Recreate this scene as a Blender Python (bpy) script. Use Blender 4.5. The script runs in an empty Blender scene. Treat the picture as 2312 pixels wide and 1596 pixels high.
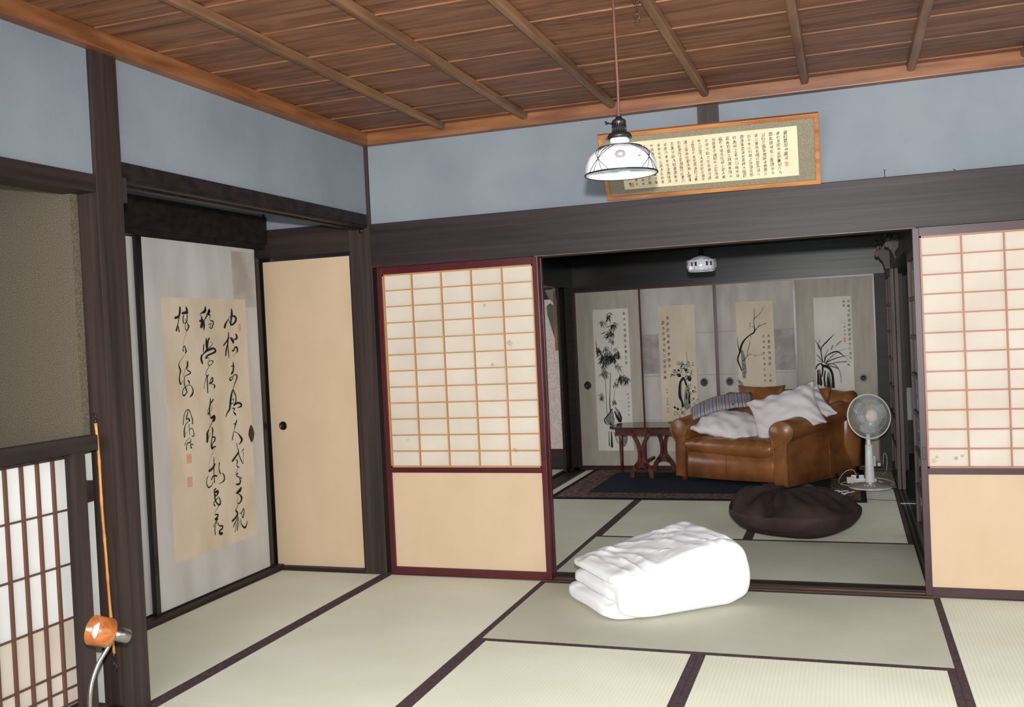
import bpy, bmesh, math, random
from math import sin, cos, pi, radians
from mathutils import Vector, Matrix, noise
random.seed(7)
S = bpy.context.scene
COL = S.collection

# ------------------------------------------------------------------ camera
cam_d = bpy.data.cameras.new('camera'); cam = bpy.data.objects.new('camera', cam_d); COL.objects.link(cam)
cam_d.sensor_width = 36.0
cam_d.lens = 36.0 * 2168.47 / 2312
cam_d.clip_start = 0.05
CAMP = Vector((2.5288, -4.8942, 1.3367))
rot = Matrix.Rotation(0.3362, 3, 'Z') @ Matrix.Rotation(1.5504, 3, 'X') @ Matrix.Rotation(-0.0471, 3, 'Z')
cam.matrix_world = Matrix.Translation(CAMP) @ rot.to_4x4()
S.camera = cam

# ------------------------------------------------------------------ view, world, light
S.view_settings.view_transform = 'Standard'
S.view_settings.look = 'None'
S.view_settings.exposure = 0.30
S.view_settings.gamma = 1.0
S.view_settings.use_curve_mapping = False
W = bpy.data.worlds.new('world'); S.world = W; W.use_nodes = True
W.node_tree.nodes['Background'].inputs[0].default_value = (0.80, 0.90, 1.0, 1)
W.node_tree.nodes['Background'].inputs[1].default_value = 0.30

def light(name, kind, loc, target, energy, color=(1, 1, 1), **kw):
    d = bpy.data.lights.new(name, kind); o = bpy.data.objects.new(name, d); COL.objects.link(o)
    d.energy = energy; d.color = color
    for k, v in kw.items(): setattr(d, k, v)
    o.location = loc
    o.rotation_euler = (Vector(target) - Vector(loc)).to_track_quat('-Z', 'Y').to_euler()
    return o
# the camera's own flash, just above the lens
light('camera_flash', 'SPOT', CAMP + Vector((0.01, 0.0, 0.17)), (1.75, 0.0, 0.85), 760, (1.0, 0.985, 0.96),
      spot_size=radians(104), spot_blend=0.8, shadow_soft_size=0.03)
# daylight entering from the veranda openings to the right and behind
light('veranda_daylight', 'AREA', (4.95, -2.6, 1.35), (1.2, -1.6, 0.2), 32, (0.82, 0.92, 1.0), shape='RECTANGLE', size=3.2, size_y=1.7)
light('rear_daylight', 'AREA', (1.8, -6.2, 1.5), (1.6, -1.0, 0.2), 142, (0.9, 0.95, 1.0), shape='RECTANGLE', size=3.2, size_y=1.7)

light('side_room_daylight', 'AREA', (-2.1, 2.1, 1.2), (1.6, 2.3, 0.5), 40, (0.95, 0.97, 1.0), shape='RECTANGLE', size=2.6, size_y=1.5)
light('corridor_daylight', 'AREA', (4.2, 2.0, 1.3), (2.0, 3.4, 0.8), 12, (0.85, 0.93, 1.0), shape='RECTANGLE', size=2.0, size_y=1.6)

# ------------------------------------------------------------------ materials
def srgb(r, g, b):
    f = lambda c: ((c / 255 + 0.055) / 1.055) ** 2.4 if c > 10 else c / 255 / 12.92
    return (f(r) * .82, f(g) * .82, f(b) * .82, 1)

def nmat(name, rough=0.6, spec=0.5, metal=0.0, coat=0.0):
    m = bpy.data.materials.new(name); m.use_nodes = True
    b = m.node_tree.nodes['Principled BSDF']
    b.inputs['Roughness'].default_value = rough
    b.inputs['Specular IOR Level'].default_value = spec
    b.inputs['Metallic'].default_value = metal
    b.inputs['Coat Weight'].default_value = coat
    return m, m.node_tree, b

def N(t, kind, **kw):
    n = t.nodes.new(kind)
    for k, v in kw.items():
        if k in n.inputs.keys() if isinstance(k, str) else False: n.inputs[k].default_value = v
        else: setattr(n, k, v)
    return n

def mottled(name, c1, c2, scale=(4, 4, 4), rough=0.6, spec=0.4, detail=4, bump=0.0, bscale=None, metal=0.0, coat=0.0, lo=0.35, hi=0.65, dist=0.0):
    m, t, b = nmat(name, rough, spec, metal, coat)
    tc = N(t, 'ShaderNodeTexCoord'); mp = N(t, 'ShaderNodeMapping'); mp.inputs['Scale'].default_value = scale
    t.links.new(tc.outputs['Object'], mp.inputs[0])
    nz = N(t, 'ShaderNodeTexNoise'); nz.inputs['Scale'].default_value = 1; nz.inputs['Detail'].default_value = detail
    nz.inputs['Distortion'].default_value = dist
    t.links.new(mp.outputs[0], nz.inputs['Vector'])
    r = N(t, 'ShaderNodeValToRGB'); r.color_ramp.elements[0].color = c1; r.color_ramp.elements[1].color = c2
    r.color_ramp.elements[0].position = lo; r.color_ramp.elements[1].position = hi
    t.links.new(nz.outputs[0], r.inputs[0]); t.links.new(r.outputs[0], b.inputs['Base Color'])
    if bump:
        src = nz
        if bscale:
            mp2 = N(t, 'ShaderNodeMapping'); mp2.inputs['Scale'].default_value = bscale
            t.links.new(tc.outputs['Object'], mp2.inputs[0])
            src = N(t, 'ShaderNodeTexNoise'); src.inputs['Scale'].default_value = 1; src.inputs['Detail'].default_value = 3
            t.links.new(mp2.outputs[0], src.inputs['Vector'])
        bp = N(t, 'ShaderNodeBump'); bp.inputs['Strength'].default_value = bump; bp.inputs['Distance'].default_value = 0.01
        t.links.new(src.outputs[0], bp.inputs['Height']); t.links.new(bp.outputs[0], b.inputs['Normal'])
    return m

def plain(name, c, rough=0.5, spec=0.5, metal=0.0, coat=0.0):
    # a faint variation keeps every surface procedural
    d = tuple(x * 0.88 for x in c[:3]) + (1,)
    return mottled(name, d, c, (9, 9, 9), rough, spec, 3, metal=metal, coat=coat)

DK = dict(rough=0.5, spec=0.28, detail=5)
latticewood = None
darkwood_x = mottled('dark_wood_grain_x', srgb(37, 28, 26), srgb(56, 44, 41), (1.2, 14, 22), bump=0.12, **DK)
darkwood_y = mottled('dark_wood_grain_y', srgb(37, 28, 26), srgb(56, 44, 41), (14, 1.2, 22), bump=0.12, **DK)
darkwood_z = mottled('dark_wood_grain_z', srgb(41, 32, 29), srgb(62, 49, 45), (30, 30, 1.0), bump=0.15, **DK)
blackwood = mottled('blackened_wood', srgb(22, 17, 16), srgb(40, 31, 29), (1.2, 14, 22), rough=0.5, spec=0.25, detail=5, bump=0.06)
blackglossx = mottled('polished_black_beam', srgb(15, 13, 13), srgb(32, 28, 27), (1.2, 10, 20), rough=0.36, spec=0.34, detail=5, bump=0.08)
beamwood = mottled('great_beam_wood', srgb(29, 21, 21), srgb(48, 36, 35), (0.9, 10, 30), rough=0.5, spec=0.3, detail=6, bump=0.12, dist=0.5)
lacquer = plain('red_brown_lacquer', srgb(80, 28, 33), 0.3, 0.4, coat=0.1)
blacklacquer = plain('black_lacquer', srgb(24, 19, 21), 0.25, 0.5, coat=0.2)
purplelac = plain('worn_brown_lacquer', srgb(66, 42, 46), 0.42, 0.35)
kumiko = plain('amber_lattice_wood', srgb(184, 138, 84), 0.5, 0.3)
kumikored = plain('reddish_lattice_wood', srgb(172, 116, 92), 0.5, 0.3)
shoji_paper = mottled('shoji_paper', srgb(200, 188, 172), srgb(210, 199, 184), (3, 3, 3), 0.85, 0.1)
cream_cloth = mottled('cream_door_cloth', srgb(201, 175, 145), srgb(206, 180, 150), (5, 5, 2.5), 0.85, 0.1, bump=0.05, bscale=(300, 300, 300))
torn_paper = mottled('torn_paper', srgb(168, 156, 138), srgb(190, 178, 158), (30, 30, 30), 0.9, 0.1)
fusuma_grey = mottled('silver_grey_door_paper', srgb(184, 178, 173), srgb(200, 195, 191), (7, 7, 1.6), 0.75, 0.2, detail=6)
fusuma_olive = mottled('grey_green_door_paper', srgb(172, 163, 149), srgb(184, 175, 161), (20, 20, 3), 0.8, 0.2, detail=5)
fusuma_mauve = mottled('stained_mauve_door_paper', srgb(176, 166, 158), srgb(198, 190, 183), (7, 7, 2.2), 0.8, 0.2, detail=7)
art_paper = mottled('aged_art_paper', srgb(198, 180, 156), srgb(212, 196, 174), (6, 6, 3), 0.85, 0.1)
art_tan = mottled('tan_art_paper', srgb(206, 190, 166), srgb(218, 202, 178), (6, 6, 3), 0.85, 0.1)
art_pale = mottled('pale_art_paper', srgb(214, 207, 194), srgb(226, 219, 206), (6, 6, 3), 0.85, 0.1)
ink = plain('black_ink', srgb(38, 38, 36), 0.8, 0.1)
inkgrey = mottled('grey_wash_ink', srgb(104, 106, 106), srgb(150, 148, 142), (60, 60, 60), 0.85, 0.1)
seal_red = mottled('vermilion_seal', srgb(206, 142, 118), srgb(218, 166, 142), (200, 200, 200), 0.8, 0.1)
plaster = mottled('blue_grey_plaster', srgb(124, 131, 138), srgb(138, 145, 151), (1.6, 1.6, 1.6), 0.92, 0.12, detail=6, bump=0.06, bscale=(120, 120, 120))
sand = mottled('sandy_olive_plaster', srgb(76, 68, 56), srgb(122, 111, 94), (300, 300, 300), 0.95, 0.1, detail=3, bump=0.5, bscale=(300, 300, 300))
white_board = mottled('off_white_board', srgb(196, 196, 190), srgb(214, 214, 208), (3, 3, 3), 0.8, 0.2)
cornice = mottled('orange_cedar', srgb(112, 66, 38), srgb(146, 94, 56), (3, 3, 26), 0.42, 0.4, detail=5, bump=0.08)
batten_m = mottled('batten_cedar', srgb(96, 66, 46), srgb(140, 102, 72), (18, 2.0, 18), 0.45, 0.4, detail=5, bump=0.1)
latticewood = mottled('brown_grey_lattice_door_wood', srgb(66, 52, 49), srgb(92, 76, 72), (24, 24, 2), bump=0.1, **DK)
edge_gold = mottled('worn_golden_edge_wood', srgb(70, 48, 38), srgb(128, 92, 62), (6, 40, 40), .45, .3, detail=5)
steel = plain('brushed_steel', srgb(190, 188, 184), 0.28, 0.5, metal=1.0)
iron = plain('dark_iron', srgb(60, 58, 58), 0.42, 0.5, metal=0.7)
blackiron = plain('black_wire', srgb(24, 22, 22), 0.35, 0.5, metal=0.3)
bronze = plain('bronze', srgb(92, 62, 40), 0.35, 0.5, metal=0.6)
white_plastic = plain('white_plastic', srgb(226, 226, 222), 0.35, 0.5)
rubber_white = plain('white_cable', srgb(212, 212, 208), 0.5, 0.4)
tablewood = mottled('mahogany', srgb(74, 34, 28), srgb(104, 54, 44), (3, 14, 14), 0.3, 0.5, detail=5)
tabletop = mottled('dark_mahogany_top', srgb(50, 30, 27), srgb(70, 44, 38), (3, 14, 14), 0.16, 0.6, detail=5)

def leather_mat():
    m, t, b = nmat('tan_leather', 0.33, 0.5)
    tc = N(t, 'ShaderNodeTexCoord')
    nz = N(t, 'ShaderNodeTexNoise'); nz.inputs['Scale'].default_value = 5; nz.inputs['Detail'].default_value = 6
    t.links.new(tc.outputs['Object'], nz.inputs['Vector'])
    r = N(t, 'ShaderNodeValToRGB'); r.color_ramp.elements[0].color = srgb(112, 67, 36); r.color_ramp.elements[1].color = srgb(160, 102, 56)
    r.color_ramp.elements[0].position = .3; r.color_ramp.elements[1].position = .7
    t.links.new(nz.outputs[0], r.inputs[0]); t.links.new(r.outputs[0], b.inputs['Base Color'])
    v = N(t, 'ShaderNodeTexNoise'); v.inputs['Scale'].default_value = 14; v.inputs['Detail'].default_value = 5
    t.links.new(tc.outputs['Object'], v.inputs['Vector'])
    bp = N(t, 'ShaderNodeBump'); bp.inputs['Strength'].default_value = .25; bp.inputs['Distance'].default_value = .01
    t.links.new(v.outputs[0], bp.inputs['Height']); t.links.new(bp.outputs[0], b.inputs['Normal'])
    return m
leather = leather_mat()
cotton = mottled('off_white_cotton', srgb(224, 214, 213), srgb(234, 226, 225), (3, 3, 3), 0.9, 0.1, bump=0.15, bscale=(14, 14, 14))
futon_m = mottled('bright_white_cotton', srgb(250, 252, 255), srgb(255, 255, 255), (3, 3, 3), 0.85, 0.1, bump=0.1, bscale=(9, 9, 9))
beanbag_m = mottled('dark_brown_cloth', srgb(52, 38, 35), srgb(66, 50, 46), (8, 8, 8), 0.75, 0.25, bump=0.12, bscale=(240, 240, 240))
brown_heri = mottled('purple_brown_border_cloth', srgb(72, 56, 60), srgb(90, 72, 76), (60, 60, 60), 0.8, 0.2)
glassm = None

def tatami_mat_material(name, c1, c2):
    """Rush laid across the mat: local X is the mat's long axis. Each rush is a tiny half-cylinder (normal swings about
    the short axis), and the weave makes shallow ribs running along the mat every 15 mm."""
    m, t, b = nmat(name, 0.62, 0.28)
    tc = N(t, 'ShaderNodeTexCoord'); sp = N(t, 'ShaderNodeSeparateXYZ'); t.links.new(tc.outputs['Object'], sp.inputs[0])
    def mth(op, a, bb=None):
        n = N(t, 'ShaderNodeMath', operation=op)
        for i, q in enumerate((a, bb)):
            if q is None: continue
            if isinstance(q, (int, float)): n.inputs[i].default_value = q
            else: t.links.new(q, n.inputs[i])
        return n.outputs[0]
    rib = mth('SINE', mth('MULTIPLY', sp.outputs[1], 2 * pi / 0.0155))
    sy = mth('MULTIPLY', rib, 0.13)
    facets = []
    for sx in (-2.3, -.9, .9, 2.3):
        cb = N(t, 'ShaderNodeCombineXYZ'); cb.inputs[0].default_value = sx; t.links.new(sy, cb.inputs[1]); cb.inputs[2].default_value = 1
        vt = N(t, 'ShaderNodeVectorTransform', vector_type='NORMAL', convert_from='OBJECT', convert_to='WORLD'); t.links.new(cb.outputs[0], vt.inputs[0])
        nn = N(t, 'ShaderNodeVectorMath', operation='NORMALIZE'); t.links.new(vt.outputs[0], nn.inputs[0])
        df = N(t, 'ShaderNodeBsdfDiffuse'); t.links.new(nn.outputs[0], df.inputs['Normal']); facets.append(df)
    def half(x, y):
        m_ = N(t, 'ShaderNodeMixShader'); m_.inputs[0].default_value = .5; t.links.new(x.outputs[0], m_.inputs[1]); t.links.new(y.outputs[0], m_.inputs[2]); return m_
    body = half(half(facets[0], facets[3]), half(facets[1], facets[2]))
    top_ = N(t, 'ShaderNodeMixShader'); top_.inputs[0].default_value = .22; t.links.new(body.outputs[0], top_.inputs[1]); t.links.new(b.outputs[0], top_.inputs[2])
    t.links.new(top_.outputs[0], t.nodes['Material Output'].inputs[0])
    mp = N(t, 'ShaderNodeMapping'); mp.inputs['Scale'].default_value = (2.2, 1.6, 1); t.links.new(tc.outputs['Object'], mp.inputs[0])
    nz = N(t, 'ShaderNodeTexNoise'); nz.inputs['Scale'].default_value = 1; nz.inputs['Detail'].default_value = 6; t.links.new(mp.outputs[0], nz.inputs['Vector'])
    r = N(t, 'ShaderNodeValToRGB'); r.color_ramp.elements[0].color = c1; r.color_ramp.elements[1].color = c2
    r.color_ramp.elements[0].position = .3; r.color_ramp.elements[1].position = .7; t.links.new(nz.outputs[0], r.inputs[0])
    # slightly darker valley between ribs
    mx = N(t, 'ShaderNodeMix', data_type='RGBA', blend_type='MULTIPLY'); mx.inputs[0].default_value = 0.15
    k = mth('MULTIPLY_ADD', rib, 0.25); k.node.inputs[2].default_value = 0.75
    t.links.new(r.outputs[0], mx.inputs[6]); t.links.new(k, mx.inputs[7]); t.links.new(mx.outputs[2], b.inputs['Base Color'])
    for df in facets: t.links.new(mx.outputs[2], df.inputs['Color'])
    return m
tatami_m = tatami_mat_material('woven_rush', (.80, .78, .61, 1), (.90, .88, .72, 1))

def ceiling_mat():
    m, t, b = nmat('sawn_cedar_boards', 0.5, 0.3)
    tc = N(t, 'ShaderNodeTexCoord'); sp = N(t, 'ShaderNodeSeparateXYZ'); t.links.new(tc.outputs['Object'], sp.inputs[0])
    d = N(t, 'ShaderNodeMath', operation='MULTIPLY_ADD'); d.inputs[1].default_value = 1 / 0.334; d.inputs[2].default_value = 100.31; t.links.new(sp.outputs[1], d.inputs[0])
    fl = N(t, 'ShaderNodeMath', operation='FLOOR'); t.links.new(d.outputs[0], fl.inputs[0])
    wn = N(t, 'ShaderNodeTexWhiteNoise', noise_dimensions='1D'); t.links.new(fl.outputs[0], wn.inputs['W'])
    off = N(t, 'ShaderNodeVectorMath', operation='MULTIPLY_ADD'); t.links.new(wn.outputs['Color'], off.inputs[0]); off.inputs[1].default_value = (13, 7, 9); t.links.new(tc.outputs['Object'], off.inputs[2])
    mp = N(t, 'ShaderNodeMapping'); mp.inputs['Scale'].default_value = (0.45, 4.5, 1); t.links.new(off.outputs[0], mp.inputs[0])
    n1 = N(t, 'ShaderNodeTexNoise'); n1.inputs['Scale'].default_value = 1.6; n1.inputs['Detail'].default_value = 2; t.links.new(mp.outputs[0], n1.inputs['Vector'])
    # contour lines of a smooth noise read as cathedral grain
    a = N(t, 'ShaderNodeMath', operation='MULTIPLY'); a.inputs[1].default_value = 95; t.links.new(n1.outputs[0], a.inputs[0])
    s = N(t, 'ShaderNodeMath', operation='SINE'); t.links.new(a.outputs[0], s.inputs[0])
    mp2 = N(t, 'ShaderNodeMapping'); mp2.inputs['Scale'].default_value = (0.9, 18, 1); t.links.new(off.outputs[0], mp2.inputs[0])
    n2 = N(t, 'ShaderNodeTexNoise'); n2.inputs['Scale'].default_value = 1.5; n2.inputs['Detail'].default_value = 5; t.links.new(mp2.outputs[0], n2.inputs['Vector'])
    c = N(t, 'ShaderNodeMath', operation='MULTIPLY_ADD'); c.inputs[1].default_value = 0.085; t.links.new(s.outputs[0], c.inputs[0]); t.links.new(n2.outputs[0], c.inputs[2])
    c2 = N(t, 'ShaderNodeMath', operation='MULTIPLY_ADD'); c2.inputs[1].default_value = 0.14; t.links.new(wn.outputs['Value'], c2.inputs[0]); t.links.new(c.outputs[0], c2.inputs[2])
    r = N(t, 'ShaderNodeValToRGB'); r.color_ramp.elements[0].color = srgb(86, 54, 38); r.color_ramp.elements[1].color = srgb(150, 102, 71)
    r.color_ramp.elements[0].position = .3; r.color_ramp.elements[1].position = .85
    t.links.new(c2.outputs[0], r.inputs[0]); t.links.new(r.outputs[0], b.inputs['Base Color'])
    return m
ceil_m = ceiling_mat()

def clear_glass():
    m, t, b = nmat('window_glass', 0.05, 0.5)
    b.inputs['Transmission Weight'].default_value = 1.0; b.inputs['IOR'].default_value = 1.05
    b.inputs['Base Color'].default_value = (0.8, 0.84, 0.85, 1)
    return m
glassm = clear_glass()
milk = plain('milk_glass', srgb(238, 240, 244), 0.12, 0.6, coat=0.4)
milk_grey = plain('grey_glass_painting', srgb(142, 140, 142), 0.3, 0.4)

# ------------------------------------------------------------------ mesh helpers
def finish(name, bm, mats, parent=None, smooth=False, loc=None):
    me = bpy.data.meshes.new(name); bm.normal_update(); bm.to_mesh(me); bm.free()
    for m in (mats if isinstance(mats, (list, tuple)) else [mats]): me.materials.append(m)
    if smooth:
        for p in me.polygons: p.use_smooth = True
    o = bpy.data.objects.new(name, me); COL.objects.link(o)
    if parent is not None: o.parent = parent
    return o

def box(bm, a, b, mi=0, bev=0.0, M=None):
    vs = [bm.verts.new((x, y, z)) for x in (a[0], b[0]) for y in (a[1], b[1]) for z in (a[2], b[2])]
    fs = [bm.faces.new([vs[i] for i in q]) for q in ((0, 1, 3, 2), (4, 6, 7, 5), (0, 4, 5, 1), (2, 3, 7, 6), (0, 2, 6, 4), (1, 5, 7, 3))]
    for f in fs: f.material_index = mi
    if bev > 0:
        es = list({e for f in fs for e in f.edges})
        r = bmesh.ops.bevel(bm, geom=es, offset=bev, segments=2, affect='EDGES', profile=0.7)
        vs = list({v for f in r['faces'] for v in f.verts} | {v for v in vs if v.is_valid})
        for f in r['faces']: f.material_index = mi
    if M is not None:
        for v in vs: v.co = M @ v.co
    return vs

def tube(bm, pts, r, n=8, mi=0, cap=True):
    pts = [Vector(p) for p in pts]
    rr = r if isinstance(r, (list, tuple)) else [r] * len(pts)
    rings = []; up = None
    for i, p in enumerate(pts):
        d = (pts[min(i + 1, len(pts) - 1)] - pts[max(i - 1, 0)])
        if d.length < 1e-9: d = Vector((0, 0, 1))
        d.normalize()
        if up is None: up = Vector((0, 0, 1)) if abs(d.z) < .9 else Vector((1, 0, 0))
        a = d.cross(up)
        if a.length < 1e-6: a = d.orthogonal()
        a.normalize(); b = a.cross(d).normalized(); up = b
        rings.append([bm.verts.new(p + (a * cos(2 * pi * k / n) + b * sin(2 * pi * k / n)) * rr[i]) for k in range(n)])
    for i in range(len(rings) - 1):
        for k in range(n):
            f = bm.faces.new((rings[i][k], rings[i][(k + 1) % n], rings[i + 1][(k + 1) % n], rings[i + 1][k])); f.material_index = mi; f.smooth = True
    if cap:
        f = bm.faces.new(rings[0][::-1]); f.material_index = mi
        f = bm.faces.new(rings[-1]); f.material_index = mi

def lathe(bm, prof, n=32, mi=0, M=None, closed=False):
    M = M or Matrix.Identity(4)
    rings = []
    for r, z in prof:
        if r < 1e-6: rings.append([bm.verts.new(M @ Vector((0, 0, z)))])
        else: rings.append([bm.verts.new(M @ Vector((r * cos(2 * pi * k / n), r * sin(2 * pi * k / n), z))) for k in range(n)])
    for i in range(len(rings) - 1):
        A, B = rings[i], rings[i + 1]
        for k in range(n):
            if len(A) == 1 and len(B) == 1: continue
            if len(A) == 1: f = bm.faces.new((A[0], B[(k + 1) % n], B[k]))
            elif len(B) == 1: f = bm.faces.new((A[k], A[(k + 1) % n], B[0]))
            else: f = bm.faces.new((A[k], A[(k + 1) % n], B[(k + 1) % n], B[k]))
            f.material_index = mi; f.smooth = True

def prism(bm, poly, d0, d1, axis='y', mi=0, M=None):
    """poly: list of 2D points; extruded from d0 to d1 along axis. axis y: poly=(x,z); x: (y,z); z: (x,y)"""
    def P(u, v, d):
        p = {'y': (u, d, v), 'x': (d, u, v), 'z': (u, v, d)}[axis]
        p = Vector(p)
        return M @ p if M is not None else p
    a = [bm.verts.new(P(u, v, d0)) for u, v in poly]; b = [bm.verts.new(P(u, v, d1)) for u, v in poly]
    fs = [bm.faces.new(a), bm.faces.new(b[::-1])]
    n = len(poly)
    for i in range(n): fs.append(bm.faces.new((a[i], b[i], b[(i + 1) % n], a[(i + 1) % n])))
    for f in fs: f.material_index = mi
    bmesh.ops.recalc_face_normals(bm, faces=fs)

def empty(name, loc=(0, 0, 0), rz=0.0):
    o = bpy.data.objects.new(name, None); COL.objects.link(o); o.location = loc; o.rotation_euler = (0, 0, rz); o.empty_display_size = .1
    return o

def tag(o, label=None, cat=None, group=None, kind=None):
    if label: o['label'] = label
    if cat: o['category'] = cat
    if group: o['group'] = group
    if kind: o['kind'] = kind
    return o

def struct(name, a, b, m, label, cat, bev=0.0):
    bm = bmesh.new(); box(bm, a, b, bev=bev)
    return tag(finish(name, bm, m), label, cat, kind='structure')

def smooth_line(pts, sub=4):
    """Catmull-Rom through (u, v, w) points"""
    if len(pts) < 3: return [tuple(map(float, p)) for p in pts]
    out = []
    P = [pts[0]] + list(pts) + [pts[-1]]
    for i in range(1, len(P) - 2):
        p0, p1, p2, p3 = (Vector(q) for q in P[i - 1:i + 3])
        for s in range(sub):
            t = s / sub
            out.append(tuple(0.5 * ((2 * p1) + (-p0 + p2) * t + (2 * p0 - 5 * p1 + 4 * p2 - p3) * t * t + (-p0 + 3 * p1 - 3 * p2 + p3) * t ** 3)))
    out.append(tuple(map(float, pts[-1])))
    return out

def brush(bm, pts, place, mi=0, k=1e-4, lift=0.0, sub=4):
    """one brush stroke as a flat ribbon with round ends. pts (u, v, width) in 0.1 mm; place(u, v, lift) -> 3D"""
    L = [(u * k, v * k, max(w * k * 1.3, 0.0010)) for u, v, w in smooth_line(pts, sub)]
    left, right = [], []
    n = len(L)
    for i, (u, v, w) in enumerate(L):
        a = L[max(i - 1, 0)]; b = L[min(i + 1, n - 1)]
        dx, dy = b[0] - a[0], b[1] - a[1]; l = math.hypot(dx, dy) or 1
        nx, ny = -dy / l, dx / l
        left.append((u + nx * w / 2, v + ny * w / 2)); right.append((u - nx * w / 2, v - ny * w / 2))
        if i == 0: e0 = (u - dx / l * w * .45, v - dy / l * w * .45)
        if i == n - 1: e1 = (u + dx / l * w * .45, v + dy / l * w * .45)
    lv = [bm.verts.new(place(u, v, lift)) for u, v in left]; rv = [bm.verts.new(place(u, v, lift)) for u, v in right]
    v0 = bm.verts.new(place(*e0, lift)); v1 = bm.verts.new(place(*e1, lift))
    for i in range(n - 1):
        f = bm.faces.new((lv[i], lv[i + 1], rv[i + 1], rv[i])); f.material_index = mi
    f = bm.faces.new((v0, lv[0], rv[0])); f.material_index = mi
    f = bm.faces.new((v1, rv[-1], lv[-1])); f.material_index = mi

def quad(bm, u0, v0, u1, v1, place, mi=0, lift=0.0):
    f = bm.faces.new([bm.verts.new(place(u, v, lift)) for u, v in ((u0, v0), (u1, v0), (u1, v1), (u0, v1))]); f.material_index = mi

# glyph outlines from Blender's built-in font, cached per character
_tc = bpy.data.curves.new('glyph', 'FONT'); _tc.align_x = 'CENTER'; _tc.align_y = 'CENTER'; _tc.resolution_u = 1; _tc.fill_mode = 'FRONT'
_to = bpy.data.objects.new('glyph', _tc); COL.objects.link(_to)
_gc = {}
def glyph(ch):
    if ch not in _gc:
        _tc.body = ch
        bpy.context.view_layer.update()
        me = bpy.data.meshes.new_from_object(_to.evaluated_get(bpy.context.evaluated_depsgraph_get()))
        _gc[ch] = ([tuple(v.co)[:2] for v in me.vertices], [tuple(p.vertices) for p in me.polygons])
        bpy.data.meshes.remove(me)
    return _gc[ch]

def write(bm, text, u0, v0, v1, size, place, mi=0, lift=0.0, du=0.0, rnd=None, xs=0.85):
    """vertical column of characters from v0 (top) down to v1"""
    rnd = rnd or random
    n = len(text); step = (v0 - v1) / n
    for i, ch in enumerate(text):
        if ch == ' ': continue
        vs, fs = glyph(ch)
        if not vs: continue
        cx = sum(v[0] for v in vs) / len(vs); cy = (max(v[1] for v in vs) + min(v[1] for v in vs)) / 2
        s = size * rnd.uniform(.85, 1.12); a = rnd.uniform(-.12, .12); sh = rnd.uniform(.0, .22)
        cu = u0 + du * i / max(n - 1, 1) + rnd.uniform(-.06, .06) * size; cv = v0 - step * (i + .5)
        new = []
        for x, y in vs:
            x -= cx; y -= cy
            y2 = y + sh * x; x2 = x * xs
            x2 += 0.05 * sin(9 * y + i); y2 += 0.04 * sin(8 * x + i * 2)
            new.append(bm.verts.new(place(cu + s * (x2 * cos(a) - y2 * sin(a)), cv + s * (x2 * sin(a) + y2 * cos(a)), lift)))
        for f in fs:
            try:
                q = bm.faces.new([new[j] for j in f]); q.material_index = mi
            except ValueError: pass

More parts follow.
